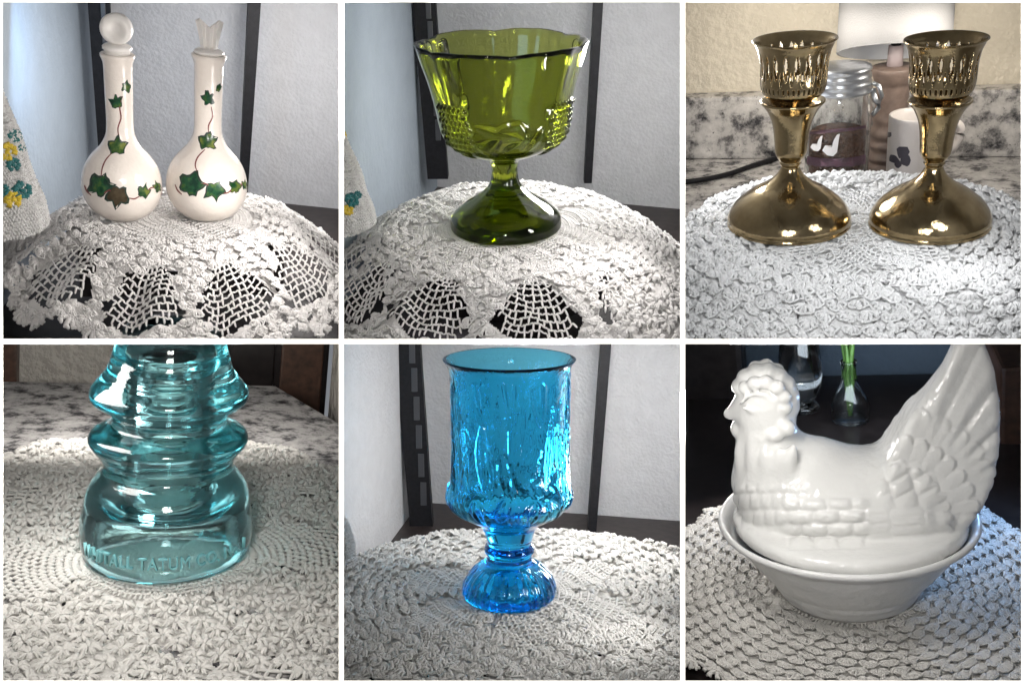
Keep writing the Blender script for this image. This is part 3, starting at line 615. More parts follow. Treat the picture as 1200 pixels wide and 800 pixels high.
# ------------------------------------------------------------------ bay 2: olive glass compote
b = B2; zt = b.ony(593, 270, 44)[2]; ztab = b.ony(797, 245, 61)[2]
wb = b.ony(800, 200, 61)[:2]; corner = b.ony(512, 200, 66)[:2]
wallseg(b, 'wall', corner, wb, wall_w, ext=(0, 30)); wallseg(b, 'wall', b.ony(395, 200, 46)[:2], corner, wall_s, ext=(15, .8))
slabz(b, 'shelf_board', ztab, darkwood)
bar(b, (496, -5), (513, 210), 27, 24, 61, 61, 1.2, blackmetal, slots=6, label='wide slotted black post in the corner behind the olive glass compote', cat='shelf post')
bar(b, (702, -5), (689, 215), 11, 9, 59, 59, 1., blackmetal, label='thin black post beyond the right rim of the olive glass compote', cat='shelf post')
afghan(b, 384, [(120, 14), (150, 24), (180, 34), (210, 43), (240, 50), (262, 54)], 42, b.ony(384, 262, 42)[2], 'white crocheted blanket with yellow and teal flowers beside the olive glass compote',
       [(412, 155, 6, yel_y), (411, 234, 9, teal_y), (407, 245, 7, yel_y), (418, 228, 5, teal_y)])
C2 = b.onz(600, 268, zt); C2[2] = zt
me = mesh('riser_block', *lathe([(6.4, zt - .4), (6.4, zt - 3.4)], 48), blackwood, False); me.transform(Matrix.Translation((C2[0], C2[1], 0))); clipmesh(me, b); fixn(me)
top('riser_block', me, b, label='black block hidden under the doily of the olive glass compote', cat='riser')
N2 = 12; o2 = -math.pi / 2 + .12; gap2 = fanmask(N2, 7.9, 4.9, 36, o2); pin2b = pineapples(7, 2.2, 6.4, 1.5, off=-.35)
E2 = lambda t: 14. + .3 * np.cos(t * N2)
H2 = spots(6, 1.3, .27)
def reg2(r, th):
    c = np.where(r < 3.7, 3, 1); c = np.where(pin2b(r, th), 3, c); c = np.where((r > 9.5) & (np.abs((th + .5 + math.pi) % (2 * math.pi) - math.pi) < .55), 4, c); c = np.where(gap2(r, th) & (c != 4), 0, c)
    return np.where((r > E2(th)) | ((r > 8) & (c == 1) & H2(r * np.cos(th), r * np.sin(th))), 0, c)
d = Doily(b, box_drape(C2, 7.2, 9.2, 40, pw=2.2, rip=.3, nrip=N2, seed=2., rough=.09), reg2, 15.2, 12)
d.posts(3, .36, .2, .065, .35); d.fans(1, .54, .9, 7, .54, .07, r0=3.7); [d.lace_fan(7.9, o2 + k * 2 * math.pi / N2, 4.85, 33) for k in range(N2)]; d.flowers(4, 1.3, 7, .62, .08, .12, .18, .2)
d.edge(54, lambda t: E2(t) - .1, .8)
V, F = d.build(d.backing((1, 3, 4)))
top('doily', mesh('doily', V - C2, F, cot_w), b, C2, label='white crocheted doily draped under the olive green glass compote', cat='doily')
# glass
loc = b.onz(593, 270, zt); loc[2] += .2
ro = prof_px(b, 590, 44, zt, [(53, 101), (58, 98.8), (70, 95.5), (90, 89), (110, 83.5), (130, 79), (150, 75), (160, 71.5), (168, 65.5), (175, 56), (181, 43), (186, 29), (191, 18.5), (197, 15.6), (206, 14.8), (214, 16), (222, 20), (230, 28.5), (237, 38.5), (244, 50), (252, 60), (258, 64), (263, 64.8), (267, 64.6), (269, 63.6)])
ro = [(r, max(z, .0)) for r, z in ro]; out = spline(ro, 150); zrim = out[0][1]
ti = .32; zb = prof_px(b, 590, 44, zt, [(176, 0)])[0][1]
inn = spline([(.001, zb), (ro[10][0] * .8, zb + .12), (ro[9][0] * .93, zb + .45)] + [(r - ti, z) for r, z in ro[8:0:-1]] + [(ro[0][0] - .26, zrim - .05)], 70)
full = np.concatenate([inn, [(ro[0][0] - .13, zrim + .06)], out, [(ro[-1][0] - .15, -.0), (ro[-1][0] * .86, .05), (2.0, .5), (1.0, .9), (.001, 1.0)]])
no = len(inn) + 1; zs = full[:, 1]
rngb = np.random.default_rng(4)
grapes = []
for a0 in (-2.38, -.52):
    for k in range(9):
        for j in range(7):
            zz = 4.95 + k * .35; wd = (.25 + .75 * math.sin(min(1, (k + 1) / 8) * 2.3)) * .33
            a = a0 + (j - 3 + .5 * (k % 2)) * .088
            if abs(a - a0) < wd: grapes.append((a, zz, .20))
vines = []
for a0, z0, da, dz, k in [(-1.95, 7.0, .5, -.6, 0), (-1.2, 6.2, -.45, .6, 1), (-1.5, 5.6, .3, .8, 2), (-1.85, 5.4, .25, 1.0, 3), (-1.15, 5.6, .2, 1.1, 4), (-1.62, 6.9, .3, .2, 5), (-2.2, 8.0, .12, .6, 6), (-.9, 7.3, .12, .6, 7), (-1.7, 5.3, -.25, .5, 8), (-1.35, 7.2, .12, -.9, 9)]: vines.append((a0, z0, da, dz))
def disp(TH, RR, ZZ, II):
    outer = (II >= no) & (II < no + 150); th = (TH + math.pi) % (2 * math.pi) - math.pi; d = np.zeros_like(RR)
    for a, z, r in grapes:
        q = np.hypot((th - a) * 3.9, ZZ - z) / r; d = np.maximum(d, np.where(outer, .24 * np.sqrt(np.clip(1 - q * q, 0, 1)), 0))
    for a, z, da, dz in vines:
        t = np.clip(((th - a) * da * 15 + (ZZ - z) * dz) / (da * da * 15 + dz * dz), 0, 1); q = np.hypot((th - a - t * da) * 3.9, ZZ - z - t * dz)
        d = np.maximum(d, np.where(outer,   .14 * np.exp(-(q / (.09 + .20 * np.sin(t * 3.1))) ** 2), 0))
    up = sstep(6.5, zrim, ZZ); sc = np.abs(np.cos(3 * (th + 1.466) + math.pi / 2)); d = d + ((sc - .5) * .18 + .035 * np.cos(th * 18)) * up + np.where(outer & (ZZ < 3.6) & (ZZ > .1), .018 * np.cos(th * 12) * sstep(.1, .8, ZZ), 0)
    return d, -.13 * up ** 6 * (1 - sc) ** 1.6
v, f = lathe(full, 288, disp); me = mesh('glass_compote', v, f, green_g); fixn(me)
top('glass_compote', me, b, loc, tilt(-1.2), label='olive green pressed glass compote with scalloped rim and grape clusters', cat='compote')
# ------------------------------------------------------------------ bay 3: two brass candlesticks
b = B3; zt = b.ony(923, 266, 44)[2]; zg = zt - 3.9
bk3 = b.onz(1000, 186, zg); ys = bk3[1]
slabz(b, 'countertop', zg, granite_m, y1=ys + 2)
hs = b.ony(1000, 110, ys / K)[2]
def bs(xa, xb): 
    v, f = box(((xa + xb) / 2, ys + 1.0, (zg + .02 + hs) / 2), (xb - xa, 2.0, hs - zg - .02)); me = bevel(mesh('backsplash', v, f, granite_m, False), .25); clipmesh(me, b); fixn(me); top('backsplash', me, b, kind='structure')
bs(-50, 50)
wallseg(b, 'wall', (-40, ys + 2.02), (40, ys + 2.02), wall_c)
v, f = tube(spline([b.onz(790, 214, zg + .25), b.onz(815, 212, zg + .25), b.onz(850, 205, zg + .25), b.onz(880, 195, zg + .25), b.onz(915, 184, zg + .25)], 40), .22, 8)
o = b.onz(850, 205, zg); me = mesh('power_cord', np.array(b.clamp(np.array(v))) - o, f, blackmetal); top('power_cord', me, b, o, label='thin black cord lying on the granite counter left of the candlesticks', cat='cord')
# canning jar
yj = 57.; loc = b.ony(980, 190, yj); loc[2] = zg; s = b.scale(980, 150, yj)
zz = lambda py: b.ony(980, py, yj)[2] - zg
wl = .25; ro = [(33 * s, 0.02), (37 * s, .3), (38 * s, 1.2), (38 * s, zz(118)), (36 * s, zz(109)), (34 * s, zz(104)), (33.5 * s, zz(96))]
out = spline(ro, 40); inn = [(max(r - wl, .01), z) for r, z in out[::-1]]; inn[-1] = (30 * s, .35); inn += [(.01, .35)]
v, f = lathe([(.01, .0)] + out.tolist() + inn, 64); me = mesh('storage_jar', v, f, clear_g); fixn(me)
t = top('storage_jar', me, b, loc, label='clear glass jar with silver ringed lid and brown filling behind the candlesticks', cat='jar')
lid = [(.01, zz(76)), (28 * s, zz(76.5)), (35 * s, zz(78)), (36 * s, zz(81)), (33.5 * s, zz(83.5)), (35.5 * s, zz(87)), (36 * s, zz(90)), (34 * s, zz(92)), (36.5 * s, zz(95)), (36.5 * s, zz(99)), (35 * s, zz(101)), (37.5 * s, zz(104)), (37 * s, zz(107)), (36.6 * s, zz(107.4))]
v, f = lathe(lid[::-1], 64); me = mesh('lid', v, f, steel); fixn(me); lo = part('lid', me, t)
v, f = join(tube([A(37 * s, -.3, zz(98)), A(44 * s, -.5, zz(100)), A(48 * s, -.5, zz(112)), A(45 * s, -.5, zz(126)), A(38.5 * s, -.5, zz(134))], .16, 8), tube([A(37 * s, -.4, zz(104)), A(41 * s, -.6, zz(116)), A(45 * s, -.5, zz(120))], .2, 8)); part('bail_clasp', mesh('bail_clasp', v, f, steel), t)
fill = simple('brown_filling', (.12, .055, .03), .9, .4, 3, bmp=.5, bs=4)
v, f = lathe([(.01, .4)] + [(r - wl - .03, z) for r, z in out if .5 < z < zz(152)] + [(30 * s, zz(151)), (.01, zz(149))], 48); me = mesh('filling', v, f, fill); fixn(me); part('filling', me, t)
white_print = simple('white_print', (.72, .70, .70), .5); rose_print = simple('mauve_print', (.12, .06, .085), .5)
po = [(r, z) for r, z in out]
def decal(loc, prof, poly, mat, name, parent, off=.02):
    P = np.array(poly, float); c = P.mean(0); n = len(P); V = on_lathe(b, loc, prof, np.concatenate([[c], c + (P - c) * .5, P]), off)
    F = [(0, 1 + i, 1 + (i + 1) % n) for i in range(n)] + [(1 + i, 1 + n + i, 1 + n + (i + 1) % n, 1 + (i + 1) % n) for i in range(n)]; me = mesh(name, V, F, mat); part(name, me, parent)
def goose(x, y, k, m): return [(x + k * m * dx, y + m * dy) for dx, dy in ((-9, 2), (-6, -3), (0, -1), (3, -9), (6, -14), (9, -15), (8, -10), (7, -3), (6, 4), (2, 8), (-4, 7))]
decal(loc, po, goose(974, 174, 1, 1.15), white_print, 'goose_print', t); decal(loc, po, goose(957, 171, 1, .8), white_print, 'goose_print', t)
decal(loc, po, [(946, 155), (960, 153), (980, 151), (1000, 149), (1014, 147), (1014, 150), (1000, 153), (980, 155), (960, 157), (947, 158)], rose_print, 'print_band', t)
decal(loc, po, [(946, 183), (960, 185), (980, 186), (1000, 184), (1014, 181), (1014, 192), (1000, 195), (980, 196), (960, 195), (946, 193)], rose_print, 'print_band', t)
# lamp
yl = 62.; loc = b.ony(1040, 190, yl); loc[2] = zg; s = b.scale(1040, 120, yl); zz = lambda py: b.ony(1040, py, yl)[2] - zg
lampwood = simple('taupe_wood', (.17, .125, .105), .5, .25, 1.5)
v, f = lathe([(.01, 0), (27 * s, 0), (28 * s, .4)] + spline([(28 * s, .6), (26 * s, zz(192)), (23 * s, zz(188)), (27 * s, zz(182)), (23 * s, zz(175)), (26 * s, zz(168)), (22.5 * s, zz(162)), (25 * s, zz(155)), (21 * s, zz(146)), (22 * s, zz(138)), (20 * s, zz(130)), (19.5 * s, zz(112)), (20 * s, zz(100)), (23 * s, zz(94)), (25 * s, zz(88)), (26.5 * s, zz(84)), (27 * s, zz(80)), (26 * s, zz(78))], 90).tolist() + [(.01, zz(77.5))], 64)
me = mesh('table_lamp', v, f, lampwood); fixn(me); t = top('table_lamp', me, b, loc, label='wooden table lamp with pale tilted drum shade behind the candlesticks', cat='lamp')
neck_m = simple('pale_mauve_paint', (.38, .32, .33), .5)
v, f = lathe([(.01, zz(77.6)), (9.5 * s, zz(77.4)), (9 * s, zz(66)), (8.6 * s, zz(54)), (.01, zz(53.5))], 32); me = mesh('lamp_neck', v, f, neck_m); fixn(me); part('lamp_neck', me, t)
v, f = lathe([(.01, zz(53.6)), (6 * s, zz(53.4)), (6 * s, zz(40)), (.01, zz(39))], 24); me = mesh('socket', v, f, blackmetal); fixn(me); part('socket', me, t)
shade_m = simple('grey_linen', (.40, .40, .41), .9, bmp=.2, bs=10); liner_m = simple('white_shade_liner', (.86, .88, .92), .8); zc = zz(61)
R = 66 * s; v, f = lathe([(R, 0), (R * .97, 22), (R * .97 - .15, 22), (R - .15, 0.)], 96, cap=(False, False)); f = list(map(tuple, f.tolist())) + [(3 * 96 + i, 3 * 96 + (i + 1) % 96, (i + 1) % 96, i) for i in range(96)]
me = mesh('lamp_shade', v, f, shade_m); me.transform(Matrix.Translation((-3 * s, 0, zc)) @ Matrix.Rotation(R_(-20), 4, 'X')); fixn(me); clipmesh(me, b, loc); me.materials.append(liner_m)
for q in me.polygons:
    u = Matrix.Rotation(R_(20), 3, 'X') @ (q.center - Vector((-3 * s, 0, zc)))
    nn = Matrix.Rotation(R_(20), 3, 'X') @ q.normal
    if nn.x * u.x + nn.y * u.y < 0: q.material_index = 1
part('lamp_shade', me, t)
# mug
ym = 58.; loc = b.ony(1070, 190, ym); loc[2] = zg; s = b.scale(1070, 160, ym); zz = lambda py: b.ony(1070, py, ym)[2] - zg
po = spline([(29 * s, .05), (31 * s, .5), (32.5 * s, zz(165)), (33 * s, zz(135))], 24).tolist(); mugm = porcelain('mug_glaze', (.60, .56, .54), .3)
v, f = lathe([(.01, .0)] + po + [(32 * s, zz(133.5)), (30 * s, zz(135)), (29.5 * s, zz(165)), (27 * s, .6), (.01, .5)], 64); me = mesh('mug', v, f, mugm); fixn(me)
t = top('mug', me, b, loc, label='off white mug with dark printed spots behind the right candlestick', cat='mug')
v, f = tube(spline([A(32 * s, 0, zz(147)), A(44 * s, 0, zz(145)), A(51 * s, 0, zz(151)), A(50 * s, 0, zz(165)), A(43 * s, 0, zz(175)), A(32 * s, 0, zz(179))], 24), .32, 10); part('handle', mesh('handle', v, f, mugm), t)
dark_print = simple('dark_print', (.05, .045, .06), .5)
for c, r in (((1042, 158), 3.5), ((1047, 186), 6), ((1058, 178), 8), ((1062, 188), 7), ((1052, 192), 5)):
    decal(loc, po, [(c[0] + r * math.cos(a) * random.uniform(.7, 1.2), c[1] + r * math.sin(a) * random.uniform(.7, 1.3)) for a in np.arange(0, 6.2, .7)], dark_print, 'print_spot', t)
# doily mound
C3 = b.onz(1003, 268, zt); C3[2] = zt
v, f = lathe([(.01, -.45), (8.4, -.45), (9.2, -.8), (9.6, -3.86), (.01, -3.86)], 64); me = mesh('riser_drum', v, f, cot_w); me.transform(Matrix.Translation([float(q) for q in C3])); clipmesh(me, b); fixn(me); me.transform(Matrix.Translation([-float(q) for q in C3]))
top('riser_drum', me, b, C3, label='white round cushion hidden under the doily of the candlesticks', cat='riser')
pinc = pineapples(8, 2.6, 6.6, 1.35, off=-math.pi / 2 + .02); pin3 = pineapples(8, 9.9, 13.2, 1.9, off=-math.pi / 2 + math.pi / 8)
def reg3(r, th):
    c = np.where(r < 2.2, 3, np.where(r < 6.4, 1, 4)); c = np.where(pinc(r, th), 2, c); t = np.abs((th + math.pi / 2 + math.pi) % (2 * math.pi) - math.pi)
    c = np.where(pin3(r, th) & (t > .75), 5, c); return np.where(r > 13.6, 0, c)
d = Doily(b, box_drape(C3, 9.2, 9.6, 52, pw=2.2, rip=.22, nrip=9, seed=.6, rough=.10), reg3, 14.2, 13)
d.posts(3, .4, .25, .075, .3); d.net(2, .33, .36, .06, 2.0, 4.2); d.fans(1, .46, .74, 7, .46, .06, r0=2.2, arch=.09); d.fans(4, .60, 1.02, 6, .56, .10, r0=6.4, jit=.05, arch=.2, spread=72); d.net(5, .38, .46, .06, 9, 9)
d.edge(60, lambda t: 13.5 + 0 * t, .7)
V, F = d.build(d.backing((1, 3, 4, 2), hole=lambda x, y: ((np.sin(x * 4.1) * np.sin(y * 3.7 + x) > .90) & (np.hypot(x, y) > 9.5))))
top('doily', mesh('doily', V - C3, F, cot_b), b, C3, label='bright white crocheted doily draped under the two brass candlesticks', cat='doily')
# candlesticks
CUP = [(45.5, 49.8), (46.5, 48), (49, 46), (53, 44.2), (58, 42), (65, 40.2), (72, 39), (80, 38.4), (95, 38), (102, 36.8), (107, 34.8), (111, 31), (113.5, 27)]
BODY = [(117.5, 38.2), (119, 38.4), (121.5, 36), (130, 29.3), (145, 23), (165, 19.9), (178, 18.6), (183, 16.6), (187, 13.6), (189, 12.4), (190.5, 13.2), (192.5, 12), (196, 11.2), (205, 16.5), (215, 29), (222, 42), (230, 54), (238, 63.5), (246, 69.5), (252, 72), (255.5, 72.3), (257.5, 71.6), (259, 72.4), (262, 73), (264, 72.4)]
def candlestick(px, py, lean, lab):
    loc = b.onz(px, py, zt); loc[2] += .25; y0 = loc[1] / K
    pb_ = prof_px(b, px, y0, loc[2], BODY); pb_ = spline([(r, max(z, .0)) for r, z in pb_], 130).tolist()
    v, f = lathe([(.01, pb_[0][1] - 1.6), (pb_[0][0] * .5, pb_[0][1] - 1.5), (pb_[0][0] * .72, pb_[0][1] - .5), (pb_[0][0] * .94, pb_[0][1] + .02)] + pb_ + [(pb_[-1][0] * .9, .03), (.01, .05)], 96)
    me = mesh('candlestick', v, f, brass); fixn(me); t = top('candlestick', me, b, loc, tilt(lean), label=lab, cat='candlestick', group='brass candlesticks')
    pc = spline(prof_px(b, px, y0, loc[2], CUP), 96); n = 288; zh = lambda p: b.ony(px, p, y0)[2] - loc[2]
    v, f = lathe(pc, n, cap=(False, False)); f = np.array(f); cz = v[f].mean(1); th = np.arctan2(cz[:, 1], cz[:, 0]); ph = (th * 20 / (2 * math.pi)) % 1 - .5
    z = cz[:, 2]; m0, m1 = zh(57), zh(89); q = np.clip((z - m1) / (m0 - m1), 0, 1); hw = .29 * np.sin(q * math.pi) ** .8 * (1 - .45 * np.exp(-((q - .5) / .09) ** 2) )
    hole = (np.abs(ph) < hw) & (z < m0) & (z > m1)
    ph3 = (th * 20 / (2 * math.pi) + .5) % 1 - .5; w0, w1 = zh(76), zh(95); q3 = np.clip((z - w1) / (w0 - w1), 0, 1); hole |= (np.abs(ph3) < .15 * np.sin(q3 * math.pi)) & (z < w0) & (z > w1)
    ph2 = (th * 40 / (2 * math.pi)) % 1 - .5; s0, s1 = zh(97), zh(104); hole |= (np.abs(ph2) < .2) & (z < s0) & (z > s1)
    f = f[~hole]; me = mesh('candle_cup', v, f, brass); bm = bmesh.new(); bm.from_mesh(me); bmesh.ops.recalc_face_normals(bm, faces=bm.faces); bmesh.ops.solidify(bm, geom=bm.faces[:], thickness=.07); bmesh.ops.delete(bm, geom=[q for q in bm.verts if not q.link_faces], context='VERTS'); bm.to_mesh(me); bm.free()
    me.polygons.foreach_set('use_smooth', np.ones(len(me.polygons), bool)); part('candle_cup', me, t)
    v, f = lathe([(.01, zh(112.5)), (30 * b.scale(px, 112, y0), zh(112.3)), (27.5 * b.scale(px, 112, y0), zh(114.5)), (20 * b.scale(px, 112, y0), zh(117)), (16 * b.scale(px, 112, y0), zh(123)), (.01, zh(124))], 64); me = mesh('cup_foot', v, f, brass); fixn(me); part('cup_foot', me, t)
candlestick(923.5, 266, .5, 'left brass candlestick with pierced cup, standing in front of the glass jar')
candlestick(1088, 267, -.2, 'right brass candlestick with pierced cup, standing in front of the mug')
# ------------------------------------------------------------------ bay 4: aqua glass insulator
b = B4; zt = b.ony(196, 648, 44)[2]; zg = zt - .35
pa, pb, pc, pd = b.onz(-60, 453, zg), b.onz(322, 452, zg), b.onz(398, 497, zg), b.onz(470, 541, zg)
slabz(b, 'countertop', zg, granite_m, poly=[(-60, 24), (pd[0], 24), (pd[0], pd[1]), (pc[0], pc[1]), (pb[0], pb[1]), (-60, pa[1])], th=1.6)
yw = pb[1] + 9; wl = b.ony(258, 440, yw / K)
wallseg(b, 'wall', b.ony(-30, 440, yw / K)[:2], b.ony(262, 440, yw / K)[:2], wallpaint('greige_plaster', (.56, .53, .48), .35, .8), ext=(10, 0))
v, f = box((0, 0, 0), (1, 1, 1)); p0, p1 = b.ony(262, 440, (yw - 1) / K), b.ony(389, 440, (yw - 4) / K)
x0, x1 = p0[0], p1[0]
v, f = box(((x0 + x1) / 2, yw + 3, -20), (x1 - x0, 8, 70)); cab = mesh('dark_cabinet', v, f, blackwood, False); bevel(cab, .3)
o = A((x0 + x1) / 2, yw, -30); clipmesh(cab, b); fixn(cab); cab.transform(Matrix.Translation([-float(q) for q in o])); t = top('dark_cabinet', cab, b, o, label='dark brown wooden cabinet beyond the granite counter behind the insulator', cat='cabinet')
for xa, xb in ((.06, .47), (.53, .94)):
    v, f = box((x0 + (x1 - x0) * (xa + xb) / 2, yw - 1.15, b.ony(300, 420, yw / K)[2] + 1), ((x1 - x0) * (xb - xa), .5, 22)); me = bevel(mesh('door_panel', v, f, brownwood if xa > .5 else blackwood, False), .2); clipmesh(me, b); fixn(me); me.transform(Matrix.Translation([-float(q) for q in o])); part('door_panel', me, t)
q0, q1 = b.ony(388, 440, (yw - 8) / K)[:2], b.ony(402, 440, (yw - 14) / K)[:2]; wallseg(b, 'wall', q0, q1, MATS['greige_plaster'], ext=(0, 8))
v, f = box((b.ony(6, 430, (yw - 2) / K)[0], yw - 1.6, -18), (2.2, 2, 60)); me = bevel(mesh('door_trim', v, f, brownwood, False), .2); clipmesh(me, b); fixn(me); top('door_trim', me, b, kind='structure')
# doily
C4 = b.onz(196, 652, zt); C4[2] = zt
pinr = pineapples(2, 4.4, 13.0, 3.4, off=.16, pw=.7)
E4 = lambda t: 17.0 + 6.5 * np.maximum(0, np.sin(t)) ** 3 - 2.6 * np.maximum(0, np.cos(t)) * (np.sin(t) > 0) + .4 * np.cos(t * 22)
def reg4(r, th):
    c = np.where(r < 5.0, 3, 4); c = np.where(pinr(r, th), 2, c); c = np.where((r > 13.2) & (r < 14.6) & (np.sin(th * 9) > .75), 2, c)
    return np.where(r > E4(th), 0, c)
def drape4(X, Y):
    return np.stack([C4[0] + X, C4[1] + Y * 1.02, C4[2] - .1 + .1 * np.sin(X * .9 + 1) * np.sin(Y * .8) + .05 * np.sin(X * 2.7 + Y * 2.1)], 1)
d = Doily(b, drape4, reg4, 24.6, 14)
d.posts(3, .42, .28, .085, .4); d.net(2, .42, .44, .085, 3.4, 7.); d.flowers(4, 1.26, 7, .64, .07, .10, .15, .14)
d.edge(110, lambda t: E4(t) - .1, .8)
V, F = d.build(d.backing((4, 3), h=-.14, hole=lambda x, y: spots(9, 1.5, .2)(x, y) & (np.hypot(x, y) > 5.5)))
top('doily', mesh('doily', V - C4, F, cot_g), b, C4, label='ecru crocheted doily of popcorn flowers on speckled granite under the glass insulator', cat='doily')
# insulator
loc = b.onz(196, 648, zt); loc[2] = zt + .2; y0 = loc[1] / K
rows = [(382, 40), (386, 52), (392, 59), (405, 64.5), (415, 67), (425, 70), (434, 72.8), (442, 77), (449, 82.5), (455, 87.8), (460, 91.6), (465, 93.6), (470, 93.6), (474, 91.5), (477.5, 87), (481, 80.5), (485, 74.5), (489, 70), (494, 67.6), (499, 67), (503, 69), (506, 76), (508.5, 85), (512, 91.2), (516.5, 93.8), (521, 93.4), (526, 90.8), (531, 86), (537, 81), (543, 77.5), (549, 76), (554, 77.5), (560, 83), (567, 88.5), (577, 93.5), (590, 97), (605, 99.6), (620, 100.8), (634, 100.2), (641, 98.2), (645, 97.4), (649, 96), (651, 93)]
po = prof_px(b, 198, y0, loc[2], rows); zb = po[-1][1]; po = [(r, (z - zb)) for r, z in po]; out = spline(po, 170); H = out[0][1]
thr = [(1.7 + .022 * math.sin(k * 1.9), z) for k, z in enumerate(np.linspace(H - 2.0, 3.2, 60))]
inn = [(.01, H - 1.2), (1.0, H - 1.25), (1.55, H - 1.6)] + thr + [(1.9, 3.0), (2.3, 2.9), (2.7, 3.05), (3.1, 3.0), (3.5, 2.5), (3.75, 1.6), (3.95, .6), (4.1, .06)]
top_ = [(.01, H + .35), (1.0, H + .3), (1.7, H + .12)]
full = np.array(top_ + out.tolist() + inn[::-1]); nt_ = len(top_)
def dsp(TH, RR, ZZ, II):
    g = .007 * np.sin(ZZ * 13 + .8 * np.sin(TH * 2)) * (ZZ > 5.2) + .012 * np.sin(TH * 5 + ZZ * 2) * (ZZ < 5.2) + .008 * np.sin(ZZ * 31 + TH)
    return np.where((II > nt_) & (II < nt_ + 165), g, 0)
v, f = lathe(full, 160, dsp); me = mesh('insulator', v, f, aqua_g); fixn(me)
t = top('insulator', me, b, loc, tilt(-1.2), label='aqua glass threaded insulator with two ribs and raised lettering on its skirt', cat='insulator')
core_m = simple('refraction_black', (.006, .006, .008), .25)
v, f = lathe(spline([(.01, H - 2.35), (1.0, H - 2.3), (1.42, H - 1.95), (1.3, H - 1.62), (.8, H - 1.42), (.01, H - 1.36)], 24), 32); v[:, 0] -= .12; me = mesh('dark_refraction', v, f, core_m); fixn(me); part('dark_refraction', me, t)  # added dark lump standing in for darkness refracted through the crown
def lettering(txt, size, zmid, a0, a1, depth, name, mat, wide=1.):
    cu = bpy.data.curves.new(name, 'FONT'); cu.body = txt; cu.size = size; cu.extrude = depth; cu.bevel_depth = .012; cu.resolution_u = 3; cu.space_character = 1.1
    ob = bpy.data.objects.new(name, cu); COL.objects.link(ob); dg = bpy.context.evaluated_depsgraph_get(); me0 = bpy.data.meshes.new_from_object(ob.evaluated_get(dg)); bpy.data.objects.remove(ob); bpy.data.curves.remove(cu)
    P = np.array([v.co[:] for v in me0.vertices]); x = (P[:, 0] - P[:, 0].min()) / np.ptp(P[:, 0]); ym = (P[:, 1].min() + P[:, 1].max()) / 2
    th = a0 + (a1 - a0) * x; z = zmid + (P[:, 1] - ym); oz = out[::-1]; r = np.interp(z, oz[:, 1], oz[:, 0]) + P[:, 2] + .07
    for i, vv in enumerate(me0.vertices): vv.co = (r[i] * math.cos(th[i]), r[i] * math.sin(th[i]), z[i])
    me0.materials.clear(); me0.materials.append(mat); me0.name = name; return part(name, me0, t)
ltr = simple('aqua_letter_glass', (.17, .40, .42), .22)
lettering('WHITALL TATUM CO. No. 1', .95, 1.35, R_(-90 - 62), R_(-90 + 60), .09, 'raised_lettering', ltr)
# ------------------------------------------------------------------ bay 5: turquoise goblet
b = B5; zt = b.ony(597, 700, 44)[2]; ztab = zt - 3.2
corner = b.ony(492, 600, 66)[:2]; wb = b.onz(797, 652, ztab)[:2]
wallseg(b, 'wall', corner, b.ony(800, 600, 62)[:2], wall_w, ext=(0, 30)); wallseg(b, 'wall', b.ony(395, 600, 48)[:2], corner, wall_w, ext=(15, .8))
slabz(b, 'shelf_board', ztab, darkwood)
bar(b, (476, 395), (496, 645), 31, 26, 61, 61, 1.2, blackmetal, slots=6, label='wide black post in the corner behind the turquoise goblet', cat='shelf post')
bar(b, (711, 395), (692, 645), 12, 10, 58.5, 58.5, 1., blackmetal, label='thin black post right of the turquoise goblet', cat='shelf post')
C5 = b.onz(606, 695, zt); C5[2] = zt
me = mesh('riser_block', *lathe([(9.8, zt - .45), (9.8, zt - 3.0)], 48), blackwood, False); me.transform(Matrix.Translation((C5[0], C5[1], 0))); clipmesh(me, b); fixn(me)
top('riser_block', me, b, label='black block hidden under the doily of the turquoise goblet', cat='riser')
pinr = pineapples(6, 2.2, 8.0, 1.9, off=.62, pw=.7)
def reg5(r, th):
    c = np.where(r < 3.1, 3, 1); c = np.where(pinr(r, th), 3, c); return np.where(r > 13.4 + .3 * np.cos(th * 14), 0, c)
d = Doily(b, box_drape(C5, 10.8, 10.6, 40, pw=2.6, rip=.25, nrip=9, seed=3.1, rough=.12), reg5, 14.2, 15)
d.posts(3, .45, .3, .095, .35, arch=.05); d.fans(1, .64, .98, 6, .58, .092, r0=3.1, arch=.2, jit=.06)
d.edge(58, lambda t: 13.3 + .3 * np.cos(t * 14), .75)
V, F = d.build(d.backing((1, 3), hole=lambda x, y: (np.sin(x * 3.1 + .5) * np.sin(y * 2.9 + x) > .93) & (np.hypot(x, y) > 7)))
top('doily', mesh('doily', V - C5, F, cot_g), b, C5, label='grey white crocheted doily in raised shell stitch under the turquoise goblet', cat='doily')
# curled edge of a second doily at the right, folded blanket at the left
o = b.ony(772, 663, 51.5); v, f = [], []; g = np.random.default_rng(2)
for lay, (R0, tl, ox) in enumerate(((1.75, 62, 0), (1.5, 38, .5), (1.4, 80, -.7))):
    ct, st_ = math.cos(R_(tl)), math.sin(R_(tl)); pt = lambda a, r: A(ox + r * math.cos(a), .35 * lay - r * math.sin(a) * ct * .5 + .12 * math.sin(a * 9) * r, r * math.sin(a) * st_ + .1)
    angs = np.linspace(.05, math.pi - .05, 23)
    for a in angs: (v, f) = join((v, f), tube([pt(a, .35), pt(a, R0 * .6), pt(a + .03, R0)], [.07, .08, .1], 6))
    for r in (.5, .85, 1.15, R0 * .97): (v, f) = join((v, f), tube([pt(a, r) for a in np.linspace(.05, math.pi - .05, 46)], .075, 6))
    for a in angs[::2]: (v, f) = join((v, f), tube([pt(a - .09, R0), pt(a - .07, R0 + .24), pt(a + .07, R0 + .24), pt(a + .09, R0)], .11, 6))
